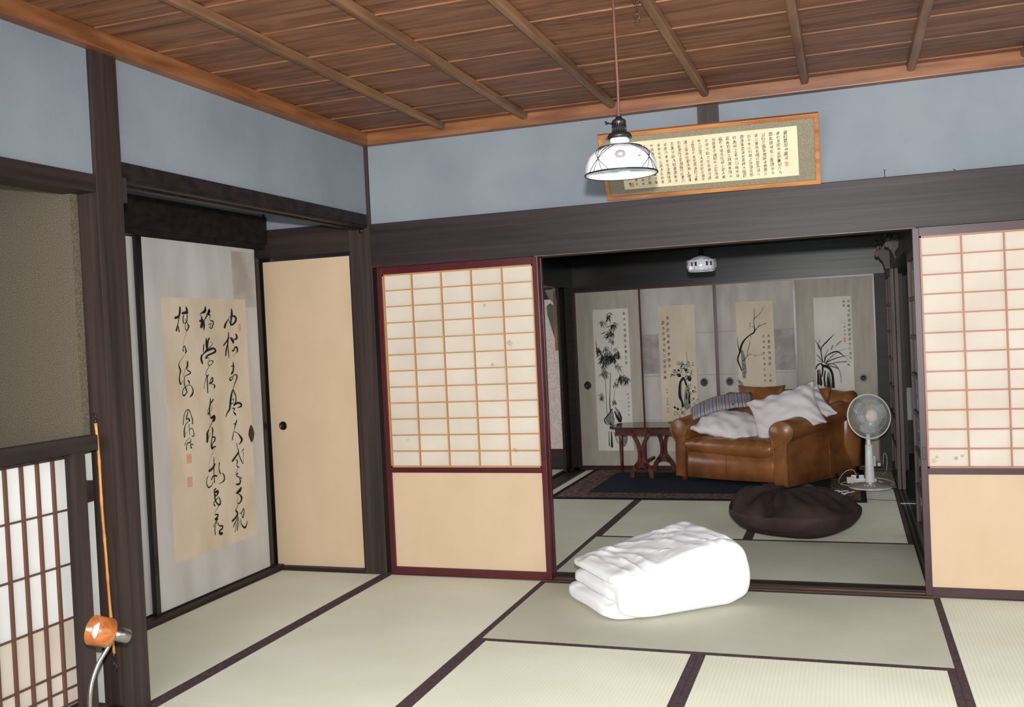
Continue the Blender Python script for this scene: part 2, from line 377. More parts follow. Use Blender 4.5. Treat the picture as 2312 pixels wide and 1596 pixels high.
# traced brush strokes: (across, height, width) in 0.1 mm on each painted surface
CAL=[[(-3100,15520,60),(-3090,15260,150),(-3170,14940,120),(-3260,14570,60)],
[(-3820,14480,150),(-3710,14670,110),(-3430,14940,30),(-3260,15070,30),(-3000,15120,70),(-2770,15040,130),(-2740,14880,140),(-2940,14690,90),(-3200,14630,90),(-3390,14850,40),(-3480,14930,30)],
[(-3490,14200,50),(-3520,13890,90),(-3690,13710,80),(-4010,13470,60)],
[(-3550,13890,80),(-3630,13520,90),(-3780,13220,100),(-3860,12910,80)],
[(-3580,13490,30),(-3590,13090,70),(-3560,12770,40)],
[(-3370,13900,60),(-3170,13760,160),(-3080,13600,80),(-3020,13750,30)],
[(-2860,14100,50),(-2740,13970,130),(-2780,13840,110),(-3020,13790,40)],
[(-3270,13180,40),(-3120,13160,90),(-2950,13350,70),(-2770,13310,110),(-2760,13150,120),(-2850,13040,30),(-3200,12820,10)],
[(-3200,12540,40),(-3200,12290,110),(-3250,12040,100),(-3440,11870,90)],
[(-3430,12300,30),(-3170,12310,50)],
[(-3250,12040,40),(-3270,11760,30),(-3340,11580,30)],
[(-3350,11710,40),(-3560,11660,50),(-3600,11540,90),(-3420,11540,50),(-3250,11730,30),(-3030,11810,50),(-2910,11680,90),(-3030,11500,60),(-3240,11230,20)],
[(-5440,15630,50),(-5460,15390,160),(-5750,15270,60),(-5900,15210,30),(-5810,15090,40)],
[(-5770,15060,70),(-5790,14800,110),(-5940,14470,60)],
[(-5980,14830,80),(-5690,14860,120),(-5620,14590,120),(-5660,14350,60)],
[(-5820,15030,50),(-5750,14740,150),(-5820,14470,70)],
[(-5600,14830,40),(-5280,15190,90),(-5070,15430,150),(-5190,15220,120),(-5050,15130,50),(-5090,14880,30),(-4830,14820,70),(-4850,14610,70),(-5010,14430,50),(-5200,14520,30)],
[(-5230,14640,40),(-4990,14700,30),(-5100,14520,30)],
[(-5490,13910,60),(-5510,13600,140),(-5490,13300,120),(-5750,13100,60)],
[(-5220,13920,60),(-5360,13750,110),(-5430,13450,110),(-5350,13320,60)],
[(-5730,13570,60),(-5780,13310,70),(-5790,13130,30)],
[(-5050,13690,40),(-4990,13560,30),(-5290,13380,40)],
[(-5940,13020,90),(-6010,12810,130),(-5930,12570,100)],
[(-5990,12960,60),(-5650,13150,50),(-5250,13290,100),(-4910,13340,90),(-4730,13200,110),(-4980,13090,80),(-5470,12970,80),(-5630,12840,70),(-5390,12850,30),(-5310,12690,30)],
[(-5310,12690,30),(-5460,12580,40),(-5380,12440,40),(-5130,12500,30),(-5000,12650,50),(-5310,12690,20)],
[(-5330,12420,20),(-5640,12110,30),(-5700,11960,20)],
[(-5720,11990,30),(-5570,11860,50),(-5460,11950,40)],
[(-7520,15570,80),(-7540,15350,120),(-7620,15120,90)],
[(-7960,15000,100),(-7710,15060,100),(-7530,15210,60)],
[(-7600,15120,60),(-7690,14860,50),(-7770,14660,50),(-7900,14350,100)],
[(-7730,14570,50),(-7690,14290,70)],
[(-7030,15560,80),(-6980,15410,130),(-6990,15240,120)],
[(-7390,15240,80),(-6940,15300,130)],
[(-7270,15150,50),(-7330,14950,60),(-7300,14720,60)],
[(-6980,15150,60),(-7030,14830,50),(-7210,14720,40)],
[(-7150,14950,30),(-6990,14710,40),(-6910,14570,100),(-6970,14450,60),(-7070,14340,50),(-7190,14480,30),(-7120,14740,30)],
[(-7070,14310,20),(-7280,13960,10),(-7440,13590,10)],
[(-7450,13270,70),(-7450,13450,40),(-7330,13540,50),(-7260,13410,60),(-7220,13270,90),(-7300,13150,40)],
[(-7300,13120,10),(-7680,12820,20),(-7850,12630,40),(-7840,12480,70),(-7750,12280,90),(-7810,12080,60),(-7890,11850,50),(-7830,11580,70)],
[(-7160,12730,80),(-7170,12510,100),(-7240,12310,50),(-6940,12120,60),(-7400,11970,30),(-7500,11770,40),(-7520,11510,30)],
[(-7220,12510,20),(-7450,12200,20),(-7530,11950,20)],
[(-2950,11600,70),(-3190,11270,40),(-3420,10940,30)],
[(-3370,10990,70),(-3550,10670,120),(-3660,10310,140),(-3760,9950,110),(-3980,9750,70),(-4150,9540,50)],
[(-3320,10970,60),(-3230,10770,80),(-3140,10580,70),(-3170,10270,80),(-3390,10130,30)],
[(-3470,10420,40),(-3360,10470,40),(-3410,10230,30),(-3590,10210,40)],
[(-3370,10080,50),(-3070,10200,90),(-2810,10180,90),(-2660,10070,120),(-2720,9980,80),(-3040,9950,30)],
[(-3510,9950,40),(-3310,9910,70),(-3420,9740,40),(-3280,9610,100),(-3230,9540,50)],
[(-3150,9270,40),(-3280,9060,90),(-3460,8700,20),(-3590,8440,60),(-3670,8180,50)],
[(-3460,9060,40),(-3280,9060,40)],
[(-3470,8630,30),(-3170,8530,30),(-2950,8330,90),(-2780,8110,140),(-2900,7970,80),(-3120,7850,20)],
[(-3300,7970,40),(-3240,7710,40),(-3160,7480,70),(-3440,7240,80),(-3760,7050,80)],
[(-3160,7480,40),(-3080,7190,50),(-2940,6930,40)],
[(-2670,7560,60),(-2870,7410,20)],
[(-5610,11910,40),(-5840,11500,30),(-5920,11230,30)],
[(-5590,11910,50),(-5600,11550,70),(-5620,10970,60)],
[(-5460,11430,20),(-5250,11710,50),(-5140,11730,80),(-5160,11550,80),(-5460,11450,40),(-5130,11410,30),(-4990,11300,90),(-5050,11200,70)],
[(-5410,10650,50),(-5450,10400,80),(-5550,10110,80),(-5560,9750,60)],
[(-5170,10590,60),(-5360,10420,70)],
[(-5370,10300,20),(-5310,10140,20),(-5640,9900,30),(-5720,10030,20),(-5570,10170,20)],
[(-5700,9820,80),(-5540,9930,40),(-5520,9620,40),(-5380,9610,120),(-5160,9650,140),(-5190,9500,150),(-5350,9400,90)],
[(-5400,9340,40),(-5670,9040,30)],
[(-5670,9010,40),(-5830,8820,120),(-5850,8580,140),(-5890,8350,120)],
[(-5420,9100,40),(-5370,8920,90),(-5420,8620,50),(-5540,8300,60),(-5560,8010,90)],
[(-5750,8570,20),(-5550,8790,20)],
[(-5470,8540,60),(-5230,8540,70),(-5240,8360,80),(-5450,8200,40),(-5520,7970,120),(-5320,8010,60),(-5200,8020,70)],
[(-5280,7910,20),(-5550,7580,10)],
[(-7780,12170,50),(-7870,11920,50),(-7840,11660,60),(-7760,11580,40),(-7640,11760,10)],
[(-7470,11930,40),(-7500,11610,40),(-7410,11290,60),(-7290,11100,40)],
[(-7200,11740,60),(-7110,11640,80),(-7100,11530,30)],
[(-7260,11480,20),(-7590,11330,40),(-7690,11100,40),(-7590,10970,70),(-7380,11110,40),(-7310,11450,10)],
[(-7300,11500,20),(-6990,11450,30),(-6840,11190,70),(-6920,10990,90),(-7130,10860,40)],
[(-7480,10220,20),(-7660,9950,40),(-7780,9470,40)],
[(-7460,10160,30),(-7260,10200,50),(-7120,9950,40),(-7010,9650,60),(-7030,9440,60)],
[(-7330,10120,40),(-7460,9870,60),(-7500,9700,40),(-7360,9770,40),(-7260,9620,80),(-7270,9790,20)],
[(-7370,9600,30),(-7610,9420,40),(-7720,9150,70),(-7730,8800,40),(-7600,9080,30)],
[(-7300,9450,40),(-7320,9160,30),(-7300,8900,30)],
[(-7320,9160,30),(-7090,9220,30),(-6970,9010,40),(-6970,8800,50),(-7170,8820,20)],
[(-7310,8750,20),(-7590,8610,20),(-7740,8400,30)],
[(-7230,8680,30),(-7280,8520,50),(-7560,8460,40),(-7610,8150,50)],
[(-7560,8460,30),(-7290,8490,40),(-7260,8250,60),(-7180,8180,40)],
[(-7210,8390,40),(-7050,8360,40)],
[(-3180,7430,80),(-3440,7240,100),(-3780,7020,90)],
[(-3180,7400,50),(-3020,7050,60),(-2800,6730,40)],
[(-2710,7400,30),(-2740,7070,20),(-2790,6780,20)],
[(-3450,7070,30),(-3300,6950,70),(-3400,6740,40),(-3250,6600,60),(-3170,6620,20)],
[(-3310,6530,20),(-3530,6230,30),(-3280,6290,40),(-3480,6160,50),(-3110,6000,40),(-3010,5940,70)],
[(-3220,5990,40),(-3130,5810,90),(-3250,5660,90),(-3520,5680,70),(-3520,5720,30)],
[(-3080,5440,80),(-3230,5300,160),(-3570,5190,80)],
[(-3560,5210,40),(-3300,5080,50),(-3100,4850,120),(-3230,4640,70),(-3430,4590,50),(-3530,4690,20),(-3420,4940,20)],
[(-3400,4570,20),(-3700,4270,40)],
[(-3730,4260,60),(-3560,4070,110),(-3680,3900,90),(-4070,3720,100)],
[(-3530,4070,60),(-3640,3760,40),(-3870,3550,50),(-4000,3380,50)],
[(-3600,3890,40),(-3610,3500,50),(-3670,3130,60)],
[(-3760,3620,20),(-3790,3300,30),(-3870,3060,30)],
[(-3520,3840,30),(-3470,3500,30),(-3570,3260,20)],
[(-3310,4010,40),(-3170,4030,50),(-2990,4230,50),(-2960,3960,60),(-3090,3710,50),(-3180,3970,30)],
[(-3310,3700,30),(-3280,3430,50),(-3080,3190,80),(-2890,3150,90),(-2740,3320,50),(-2670,3470,20)],
[(-5460,7760,10),(-5720,7420,10),(-5910,6910,10)],
[(-5410,7470,30),(-5420,7130,50),(-5470,6560,50),(-5460,6100,60)],
[(-5350,7080,90),(-5560,6890,100),(-5870,6780,110)],
[(-5720,6290,60),(-5550,6450,60),(-5300,6440,80),(-5200,6400,40)],
[(-5950,6540,20),(-6080,6410,40),(-6130,6160,40),(-6000,5920,60),(-5740,5980,40),(-5580,6140,30)],
[(-4940,7090,70),(-5010,6840,40),(-4980,6620,70),(-4890,6470,50)],
[(-4730,6500,40),(-4590,6330,70),(-4600,6110,80),(-4800,6010,40),(-5080,5980,20)],
[(-5360,5750,60),(-5520,5690,70),(-5490,5430,100),(-5500,5240,80),(-5420,5040,70),(-5230,4840,70)],
[(-5470,5580,60),(-5220,5570,140),(-5280,5420,70),(-5440,5360,60)],
[(-5190,5310,30),(-5060,5070,70),(-5080,4850,90),(-5230,4870,60)],
[(-5250,5230,50),(-5520,5090,50),(-5630,5010,40),(-5540,4850,80)],
[(-5180,4800,30),(-5510,4550,20),(-5580,4400,20)],
[(-5550,4360,50),(-5330,4340,70),(-5340,4230,70),(-5600,4120,60),(-5350,4100,90)],
[(-5400,4080,50),(-5620,3930,30),(-5730,3740,40)],
[(-5410,3990,50),(-5570,3830,40),(-5650,3530,50),(-5620,3300,50)],
[(-5370,3880,50),(-5230,3700,50),(-5000,3650,80),(-4990,3520,80),(-5250,3420,80),(-5210,3280,140),(-5010,3240,100)]]
PLUM=[[(16010,10710,140),(16230,11460,130),(16620,11970,90),(17000,12260,80),(17380,12540,100),(17370,13220,40),(17390,13670,40),(17730,13960,30),(18110,14390,20),(18310,14830,10)],
[(17390,13670,30),(17440,14120,30),(17430,14650,20)],
[(17380,12540,60),(17690,12910,40),(18060,13110,30),(18510,13240,30)],
[(17690,12910,30),(17920,13270,20)],
[(17030,12940,30),(16960,13170,20)],
[(16010,10710,110),(15800,10110,100),(15930,9570,90),(16130,9030,60)],
[(15840,12080,20),(15860,11470,40),(16010,10710,70)],
[(16280,9940,60),(16620,10300,30),(16720,10830,30),(16970,11580,30)],
[(16620,10300,30),(16930,10520,30),(17220,10430,10),(17950,10410,20)]]
PLUMG=[[(16200,10850,150),(16290,10240,270),(16330,9480,270)],
[(16310,9860,230),(16350,9100,300),(16320,8420,230)],
[(15790,8130,110),(16000,7820,230),(16050,7210,310),(15950,6520,220)],
[(16970,13240,60),(17100,12930,150)],
[(18280,13180,80),(18510,13240,180)],
[(16900,11730,60),(16970,11500,150)],
[(17360,10390,60),(17510,10350,110)],
[(17880,10450,60),(18030,10400,90)],
[(16850,12110,60),(17060,12030,120)]]
ORCH=[[(23160,9620,60),(23060,10730,60),(23580,11380,80),(24230,12010,20)],
[(23300,9540,60),(23530,10120,60),(24380,10460,100),(25060,9920,20),(25450,9470,20)],
[(23360,9460,50),(24080,9810,60),(24780,10000,40),(25550,10120,10)],
[(23370,9540,30),(24520,10450,20),(25500,10780,10)],
[(23230,9540,40),(22890,10000,50),(22620,10310,20)],
[(23160,9550,50),(22670,9780,20)],
[(23160,9620,50),(22990,10740,50),(22730,11260,30),(22600,11570,20)],
[(23300,9610,40),(23390,10130,40),(23690,10710,20)],
[(23500,9390,60),(24060,9370,50),(24460,8910,40),(24640,8240,30),(24620,7660,20)],
[(23500,9310,40),(24190,9070,60),(24460,8910,20)],
[(23430,9390,60),(23660,9750,40),(24090,10250,20)],
[(22570,8970,60),(22730,9340,90),(23080,9400,100),(23130,8810,110),(23040,8290,70)],
[(22710,8890,70),(22730,7630,170)],
[(22910,8520,80),(22970,7550,130)],
[(23140,9250,180),(23560,9130,200),(23830,8780,160),(23950,8260,160),(23980,7300,170)],
[(23340,8800,70),(23240,8140,110),(23280,7400,110)],
[(23530,8280,60),(23580,7760,180),(23630,7240,180)]]
ORCHG=[[(23570,9310,40),(24340,9500,80),(25180,9550,90)],
[(23900,10630,50),(24050,10990,110)],
[(24330,10980,60),(24620,11260,90),(24830,11400,30)],
[(22800,11330,50),(22920,10810,180)],
[(22990,11620,30),(22940,11330,90)],
[(22850,8890,150),(22870,7630,300)],
[(23610,8640,140),(23630,7310,440)],
[(25240,9330,80),(25370,9210,120)]]
PEON=[[(10800,8530,200),(10480,8130,140),(10390,7460,170),(10390,6790,190),(10570,6320,140),(10620,5840,160)],
[(10870,8460,130),(11040,7850,130)],
[(11010,7110,80),(10990,6580,80)],
[(11280,7110,100),(11240,6170,140)],
[(11170,10930,20),(11210,10130,20),(11160,9120,30)],
[(11240,8650,130),(11330,8450,340),(11390,8240,130)],
[(10210,8880,130),(10410,8780,270),(10540,8700,130)],
[(10940,9330,130),(11070,9230,230)],
[(10340,9350,70),(10400,9210,170)],
[(10760,9910,70),(10860,9800,140)],
[(9810,5860,110),(9910,5760,150)],
[(10080,5720,110),(10170,5620,190)]]
PEONG=[[(10390,9890,70),(10520,9810,220)],
[(10660,9880,110),(10920,9770,340),(11120,9590,200)],
[(11360,9850,90),(11520,9650,270)],
[(10710,9540,130),(11040,9390,530),(11170,9190,200)],
[(10160,9150,130),(10490,9110,470),(10820,9000,200)],
[(9740,8760,80),(9880,8990,220),(10090,9120,130)],
[(11480,8840,90),(11650,8910,240)],
[(11150,8790,70),(11210,8580,160)],
[(11300,7710,130),(11490,7540,340),(11760,7430,170)],
[(11340,7100,130),(11540,7100,270)],
[(11450,6500,140),(11750,6420,300)],
[(11100,7780,200),(11060,6780,410),(11020,5840,540)],
[(9920,5250,200),(10250,5180,410)],
[(10600,5440,200),(10870,5370,470)],
[(10590,8270,70),(10490,7460,120),(10520,6650,100)]]
BAMB=[[(4100,14340,20),(4090,12650,20),(4090,11810,20),(4030,10960,20)],
[(3890,9190,40),(3780,7780,40),(3690,6470,60),(3700,5610,70)],
[(3320,9000,20),(3360,7790,30),(3370,5770,30),(3380,5260,40)],
[(4230,7620,20),(4110,6660,20)],
[(3460,3640,30),(3470,2230,70)],
[(3710,3590,70),(3720,2130,160)],
[(3890,5760,100),(3450,5160,60),(3120,4810,80),(3160,4510,90),(3360,4250,40)],
[(4140,5550,70),(4320,5050,160),(4600,4590,250)],
[(4540,5440,70),(4720,4940,130),(4650,4540,130)],
[(3620,4450,80),(3720,4250,100)]]
BAMBG=[[(3990,3540,70),(4300,2480,70)],
[(4200,5900,100),(4490,5450,210),(4620,4840,300)],
[(3870,5460,210),(3640,4910,660),(3770,4350,460)],
[(4910,3480,300),(4990,2920,450),(4860,2270,300)],
[(3920,6460,70),(4320,6300,100)],
[(4540,6530,20),(5150,6460,10)]]
LEAVES=[(3890,14480,10,459,1),(4410,13610,14,459,1),(3300,13959,6,501,0),(3990,13000,12,584,1),(4089,12230,6,417,0),(2470,12080,5,375,1),(2740,11350,12,501,1),(3270,10570,18,626,1),(3670,10640,16,626,1),(4100,10620,16,626,1),(4630,10900,12,501,1),(3620,11490,8,501,0),(4480,11410,6,334,0),(3330,9930,8,584,0),(4620,9760,8,501,0),(3300,9210,10,501,0),(3270,9200,8,545,0),(4840,8650,14,545,1),(5390,8440,12,496,1),(4300,8070,6,396,0),(2910,6939,6,545,0),(4120,6410,8,347,0)]

# ================================================================== SETTING: floor, sills, walls, ceiling
struct('floor', (-1.6, -5.2, -0.16), (5.2, 5.6, -0.061), blackwood, 'wooden subfloor beneath the straw mats', 'floor')

HW = 0.030
def tatami(x0, x1, y0, y1, long_axis, label, group):
    L = (x1 - x0) if long_axis == 'x' else (y1 - y0); Wd = (y1 - y0) if long_axis == 'x' else (x1 - x0)
    e = empty('tatami_mat', ((x0 + x1) / 2, (y0 + y1) / 2, -0.060), 0 if long_axis == 'x' else pi / 2)
    bm = bmesh.new(); box(bm, (-L / 2 + .0008, -Wd / 2 + .0008, 0), (L / 2 - .0008, Wd / 2 - .0008, .060))
    finish('rush_surface', bm, tatami_m, e)
    for s in (-1, 1):
        bm = bmesh.new()
        a, b = sorted((s * (Wd / 2 - .0006), s * (Wd / 2 - HW)))
        box(bm, (-L / 2 + .001, a, .002), (L / 2 - .001, b, .0612))
        finish('border_cloth', bm, brown_heri, e)
    tag(e, label, 'tatami mat', group)
g1 = 'tatami mats of the front room'; g2 = 'tatami mats of the back room'
M1 = .955
tatami(-.715, -.005, -1.965, -.005, 'y', 'narrow straw mat inside the alcove below the calligraphy door', g1)
tatami(0.002, M1, -1.91, -.002, 'y', 'pale straw mat in front of the closed left shoji door', g1)
tatami(M1, 3 * M1, -1.005, -.002, 'x', 'darker straw mat under the white folded futon', g1)
tatami(M1, 2 * M1, -2.92, -1.005, 'y', 'bright straw mat at the bottom edge, left of the double border seam', g1)
tatami(2 * M1, 3 * M1, -2.92, -1.005, 'y', 'bright straw mat at the bottom edge, right of the double border seam', g1)
tatami(3 * M1, 4 * M1, -1.91, -.002, 'y', 'ribbed straw mat before the right shoji door', g1)
tatami(0.002, M1, -3.82, -1.91, 'y', 'straw mat just outside the view beside the stair rail', g1)
tatami(0.10, M1 - .01, .17, 2.08, 'y', 'straw mat running back from behind the left shoji door', g2)
tatami(M1 - .01, 2.85, .17, 1.145, 'x', 'greyish straw mat just inside the opening to the back room', g2)
tatami(M1 - .01, 1.90, 1.145, 3.05, 'y', 'straw mat between the folded futon and the blue rug', g2)
tatami(1.90, 2.85, 1.145, 3.05, 'y', 'straw mat under the brown bean bag', g2)
tatami(0.10, M1 - .01, 2.08, 3.99, 'y', 'straw mat reaching under the left end of the rug', g2)
tatami(M1 - .01, 2.85, 3.05, 3.99, 'x', 'straw mat hidden beneath the sofa and table', g2)
tatami(-1.9, 0.0 - .09, 3.1, 4.05, 'x', 'straw mat of the side room seen past the dark left door frame', 'tatami mats of the side room')

# sill between the rooms (two grooves)
bm = bmesh.new()
for a, b, z in ((0.0, .035, .004), (.035, .06, -.008), (.06, .078, .004), (.078, .103, -.008), (.103, .168, .004)):
    box(bm, (-.0, a, -.06), (4.6, b, z), 1 if b in (.078, .035) else 0)
tag(finish('trim_1', bm, [darkwood_x, mottled('worn_golden_wood', srgb(60, 42, 36), srgb(112, 84, 62), (2, 40, 40), .4, .4, detail=5)]), 'worn grooved wooden sill between the front and back rooms', 'door sill', kind='structure')
# great beam over the partition
bm = bmesh.new(); box(bm, (0.006, -.012, 1.745), (4.7, .16, 1.993), bev=.004)
box(bm, (.97, -.010, 1.7415), (2.85, .02, 1.7465), 1)
tag(finish('trim_2', bm, [beamwood, edge_gold]), 'wide dark wooden beam above the shoji doors', 'beam', kind='structure')
struct('wall_back', (-.012, .012, 1.98), (4.7, .12, 2.60), plaster, 'blue-grey plaster wall above the wide beam', 'wall')
struct('trim_3', (1.862, -.004, 1.99), (1.966, .05, 2.46), darkwood_z, 'dark stub post crossing the back plaster wall behind the framed scroll', 'post')
struct('trim_4', (-.132, -.006, -.03), (0.006, .13, 2.46), darkwood_z, 'dark corner post between the beige door and left shoji', 'post', .003)
struct('trim_5', (4.63, -.01, -.03), (4.76, .13, 2.46), darkwood_z, 'dark post at the far right end of the back partition', 'post')
# left wall above the alcove
struct('wall_left_alcove', (-.09, -2.0, 2.0), (-.012, -.004, 2.60), plaster, 'blue-grey plaster wall above the alcove lintel', 'wall')
struct('wall_left', (-.09, -5.2, 1.95), (-.012, -2.08, 2.60), plaster, 'blue-grey plaster wall above the left lintels', 'wall')
bm = bmesh.new(); box(bm, (-.10, -1.99, 1.985), (0.0, -.03, 2.046)); box(bm, (-.092, -1.985, 1.965), (-.055, -.03, 1.985)); box(bm, (-.04, -1.985, 1.972), (-.004, -.03, 1.985))
tag(finish('trim_6', bm, blackwood), 'dark lintel beam over the alcove opening', 'beam', kind='structure')
struct('trim_7', (-.12, -5.2, 1.915), (0.002, -2.11, 1.979), darkwood_y, 'dark lintel beam over the stairwell opening', 'beam')
struct('trim_8', (-.090, -2.104, -.06), (0.004, -1.972, 2.46), darkwood_z, 'tall dark square post between the stairwell and the alcove', 'post', .004)
struct('trim_9', (-.10, -2.09, 1.90), (-.05, -1.98, 1.93), blackwood, 'short dark block at the head of the tall square post', 'rail')
struct('trim_40', (-.045, -1.972, 1.895), (0.003, -1.950, 1.986), darkwood_z, 'small dark wedge block under the alcove lintel at the tall post', 'wedge')
bm = bmesh.new(); lathe(bm, [(0, .016), (.008, .014), (.013, .004), (.017, .002), (.018, -.002)], 20, 0, Matrix.Translation((-.05, -.006, 1.962)) @ Matrix.Rotation(pi / 2, 4, 'X'))
tag(finish('nail_cover', bm, blackiron), 'round black nail cover on the corner post', 'nail cover')
# alcove back and sides
struct('wall_alcove_side', (-.86, -2.10, -.05), (-.80, .12, 2.60), plaster, 'plaster wall inside the alcove above the calligraphy door', 'wall')
struct('wall_alcove_top', (-.86, -2.1, 2.0), (-.735, .12, 2.60), plaster, 'blue-grey plaster strip above the alcove lintel', 'wall')
struct('wall_alcove_back', (-.80, .052, 1.99), (-.02, .12, 2.60), plaster, 'blue-grey plaster above the beige door lintel', 'wall')
struct('wall_alcove_near', (-.80, -2.08, -.05), (-.10, -2.0, 2.6), plaster, 'plaster wall closing the near end of the alcove', 'wall')
bm = bmesh.new(); box(bm, (-.795, -2.0, 1.935), (-.695, .03, 2.095)); box(bm, (-.785, -2.0, 1.906), (-.715, .03, 1.936))
tag(finish('trim_10', bm, blackwood), 'black lintel above the calligraphy sliding door', 'beam', kind='structure')
bm = bmesh.new(); box(bm, (-.775, .036, 1.855), (-.13, .12, 2.02)); box(bm, (-.775, .046, 1.83), (-.13, .11, 1.856))
tag(finish('trim_11', bm, darkwood_x), 'dark lintel above the beige cupboard door', 'beam', kind='structure')
struct('trim_12', (-.815, .012, -.03), (-.762, .12, 2.0), darkwood_z, 'slim dark post in the inner alcove corner', 'post')
struct('trim_13', (-.80, -2.0, -.05), (-.700, .036, .028), darkwood_y, 'dark sill under the calligraphy sliding door', 'door sill')
struct('trim_14', (-.775, .0, -.05), (-.13, .12, .022), darkwood_x, 'dark sill under the beige cupboard door', 'door sill')
struct('trim_15', (-.712, .018, 2.095), (-.704, .026, 2.16), blackwood, 'thin black peg standing on the alcove lintel corner', 'peg')
# ceiling
bm = bmesh.new()
y = -5.2 + .0
k0 = -16
for k in range(k0, 1):
    ya = -.105 + .334 * k; yb_ = ya + .334
    if k == 0: yb_ = .04
    vs = [bm.verts.new(p) for p in ((-.06, ya, 2.4945), (5.0, ya, 2.4945), (5.0, yb_ + .004, 2.500), (-.06, yb_ + .004, 2.500), (-.06, ya, 2.510), (5.0, ya, 2.510), (5.0, yb_ + .004, 2.518), (-.06, yb_ + .004, 2.518))]
    for q in ((0, 3, 2, 1), (4, 5, 6, 7), (0, 1, 5, 4), (2, 3, 7, 6), (1, 2, 6, 5), (3, 0, 4, 7)): bm.faces.new([vs[i] for i in q])
tag(finish('ceiling', bm, ceil_m), 'reddish-brown cedar board ceiling of the front room', 'ceiling', kind='structure')
struct('trim_16', (0.0 - .012, -.045, 2.432), (4.9, .02, 2.497), cornice, 'orange cedar cornice along the back wall', 'cornice', .004)
struct('trim_17', (-.05, -5.2, 2.430), (.038, .0, 2.497), cornice, 'orange cedar cornice along the left wall', 'cornice', .004)
words = ['first', 'second', 'third', 'fourth', 'fifth', 'sixth', 'seventh', 'eighth', 'ninth', 'tenth']
for i in range(9):
    x = .492 + .4725 * i
    bm = bmesh.new(); prism(bm, [(x - .021, 2.494), (x - .017, 2.470), (x - .010, 2.464), (x + .010, 2.464), (x + .017, 2.470), (x + .021, 2.494)], -5.15, -.04)
    tag(finish('trim_%d' % (18 + i), bm, batten_m), 'cedar ceiling batten, %s from the left wall' % words[i], 'ceiling batten', kind='structure')

# ------------------------------------------------------------------ sliding doors
def shoji(name, x0, x1, yc, fm, km, label, hand, marks=(), cols=None):
    z0, z1 = .006, 1.744
    e = empty(name, ((x0 + x1) / 2, yc, 0)); ox = (x0 + x1) / 2
    t = .015
    st = .030
    def fin(n, bm, m, **k):
        for v in bm.verts: v.co.x -= ox; v.co.y -= yc
        return finish(n, bm, m, e, **k)
    bm = bmesh.new()
    box(bm, (x0, yc - t, z0), (x0 + st, yc + t, z1), bev=.003); box(bm, (x1 - st, yc - t, z0), (x1, yc + t, z1), bev=.003)
    box(bm, (x0 + st, yc - t + .001, z1 - .040), (x1 - st, yc + t, z1)); box(bm, (x0 + st, yc - t + .001, z0), (x1 - st, yc + t, z0 + .040))
    box(bm, (x0 + st, yc - t + .001, .583), (x1 - st, yc + t, .612))
    fin('frame', bm, fm)
    a, b = x0 + st, x1 - st
    bm = bmesh.new()
    # inner amber rim, then the bars
    box(bm, (a, yc - .010, .612), (a + .008, yc + .004, 1.704)); box(bm, (b - .008, yc - .010, .612), (b, yc + .004, 1.704))
    box(bm, (a, yc - .010, 1.696), (b, yc + .004, 1.704)); box(bm, (a, yc - .010, .612), (b, yc + .004, .620))
    nc = 5
    cw = (b - a) / nc
    for i in range(1, nc):
        x = a + cw * i; box(bm, (x - .0035, yc - .0085, .612), (x + .0035, yc + .004, 1.704))
    for i in range(1, 12):
        z = .612 + (1.704 - .612) * i / 12; box(bm, (a, yc - .0075, z - .0032), (b, yc + .0038, z + .0032))
    fin('lattice', bm, km)
    bm = bmesh.new(); box(bm, (a + .001, yc + .0042, .613), (b - .001, yc + .0048, 1.703))
    for (mx, mz, r, sd) in marks:
        rr = random.Random(sd); n = 9
        vs = [bm.verts.new((mx + r * rr.uniform(.5, 1.3) * cos(2 * pi * i / n), yc + .0036, mz + r * rr.uniform(.5, 1.2) * sin(2 * pi * i / n))) for i in range(n)]
        f = bm.faces.new(vs); f.material_index = 1
        for v_ in vs: v_.co.y -= .00012 * sd
    fin('paper', bm, [shoji_paper, torn_paper])
    bm = bmesh.new(); box(bm, (a + .001, yc - .004, .047), (b - .001, yc + .004, .582))
    fin('lower_panel', bm, cream_cloth)
    bm = bmesh.new(); hx = x1 - st / 2 if hand == 'r' else x0 + st / 2
    for d in (-.0075, .0045): box(bm, (hx + d, yc - t - .0015, .655), (hx + d + .003, yc - t + .002, .712))
    for z in (.653, .711): box(bm, (hx - .0075, yc - t - .0015, z), (hx + .0075, yc - t + .002, z + .003))
    fin('finger_pull', bm, blackwood)
    tag(e, label, 'sliding door', 'shoji doors', 'structure')
shoji('door_1', .030, .985, .016, lacquer, kumiko, 'closed left shoji door with cream lower panel and dark red frame', 'r',
      [(.665, 1.500, .010, 1), (.800, 1.290, .018, 2), (.697, 1.175, .012, 3), (.805, .705, .014, 4), (.165, .765, .006, 5)])
shoji('door_2', 2.835, 3.790, .016, purplelac, kumikored, 'right shoji door cut by the right edge, with a torn bottom corner pane', 'l',
      [(2.893, .645, .013, 6), (2.905, .663, .010, 7), (2.990, .658, .012, 8), (3.016, .668, .010, 9), (3.318, .906, .006, 10)])
shoji('door_3', .035, .982, .062 + .028, lacquer, kumiko, 'second shoji door slid behind the left shoji', 'r')
shoji('door_4', 2.86, 3.785, .062 + .028, purplelac, kumikored, 'second shoji door slid behind the right shoji', 'l')

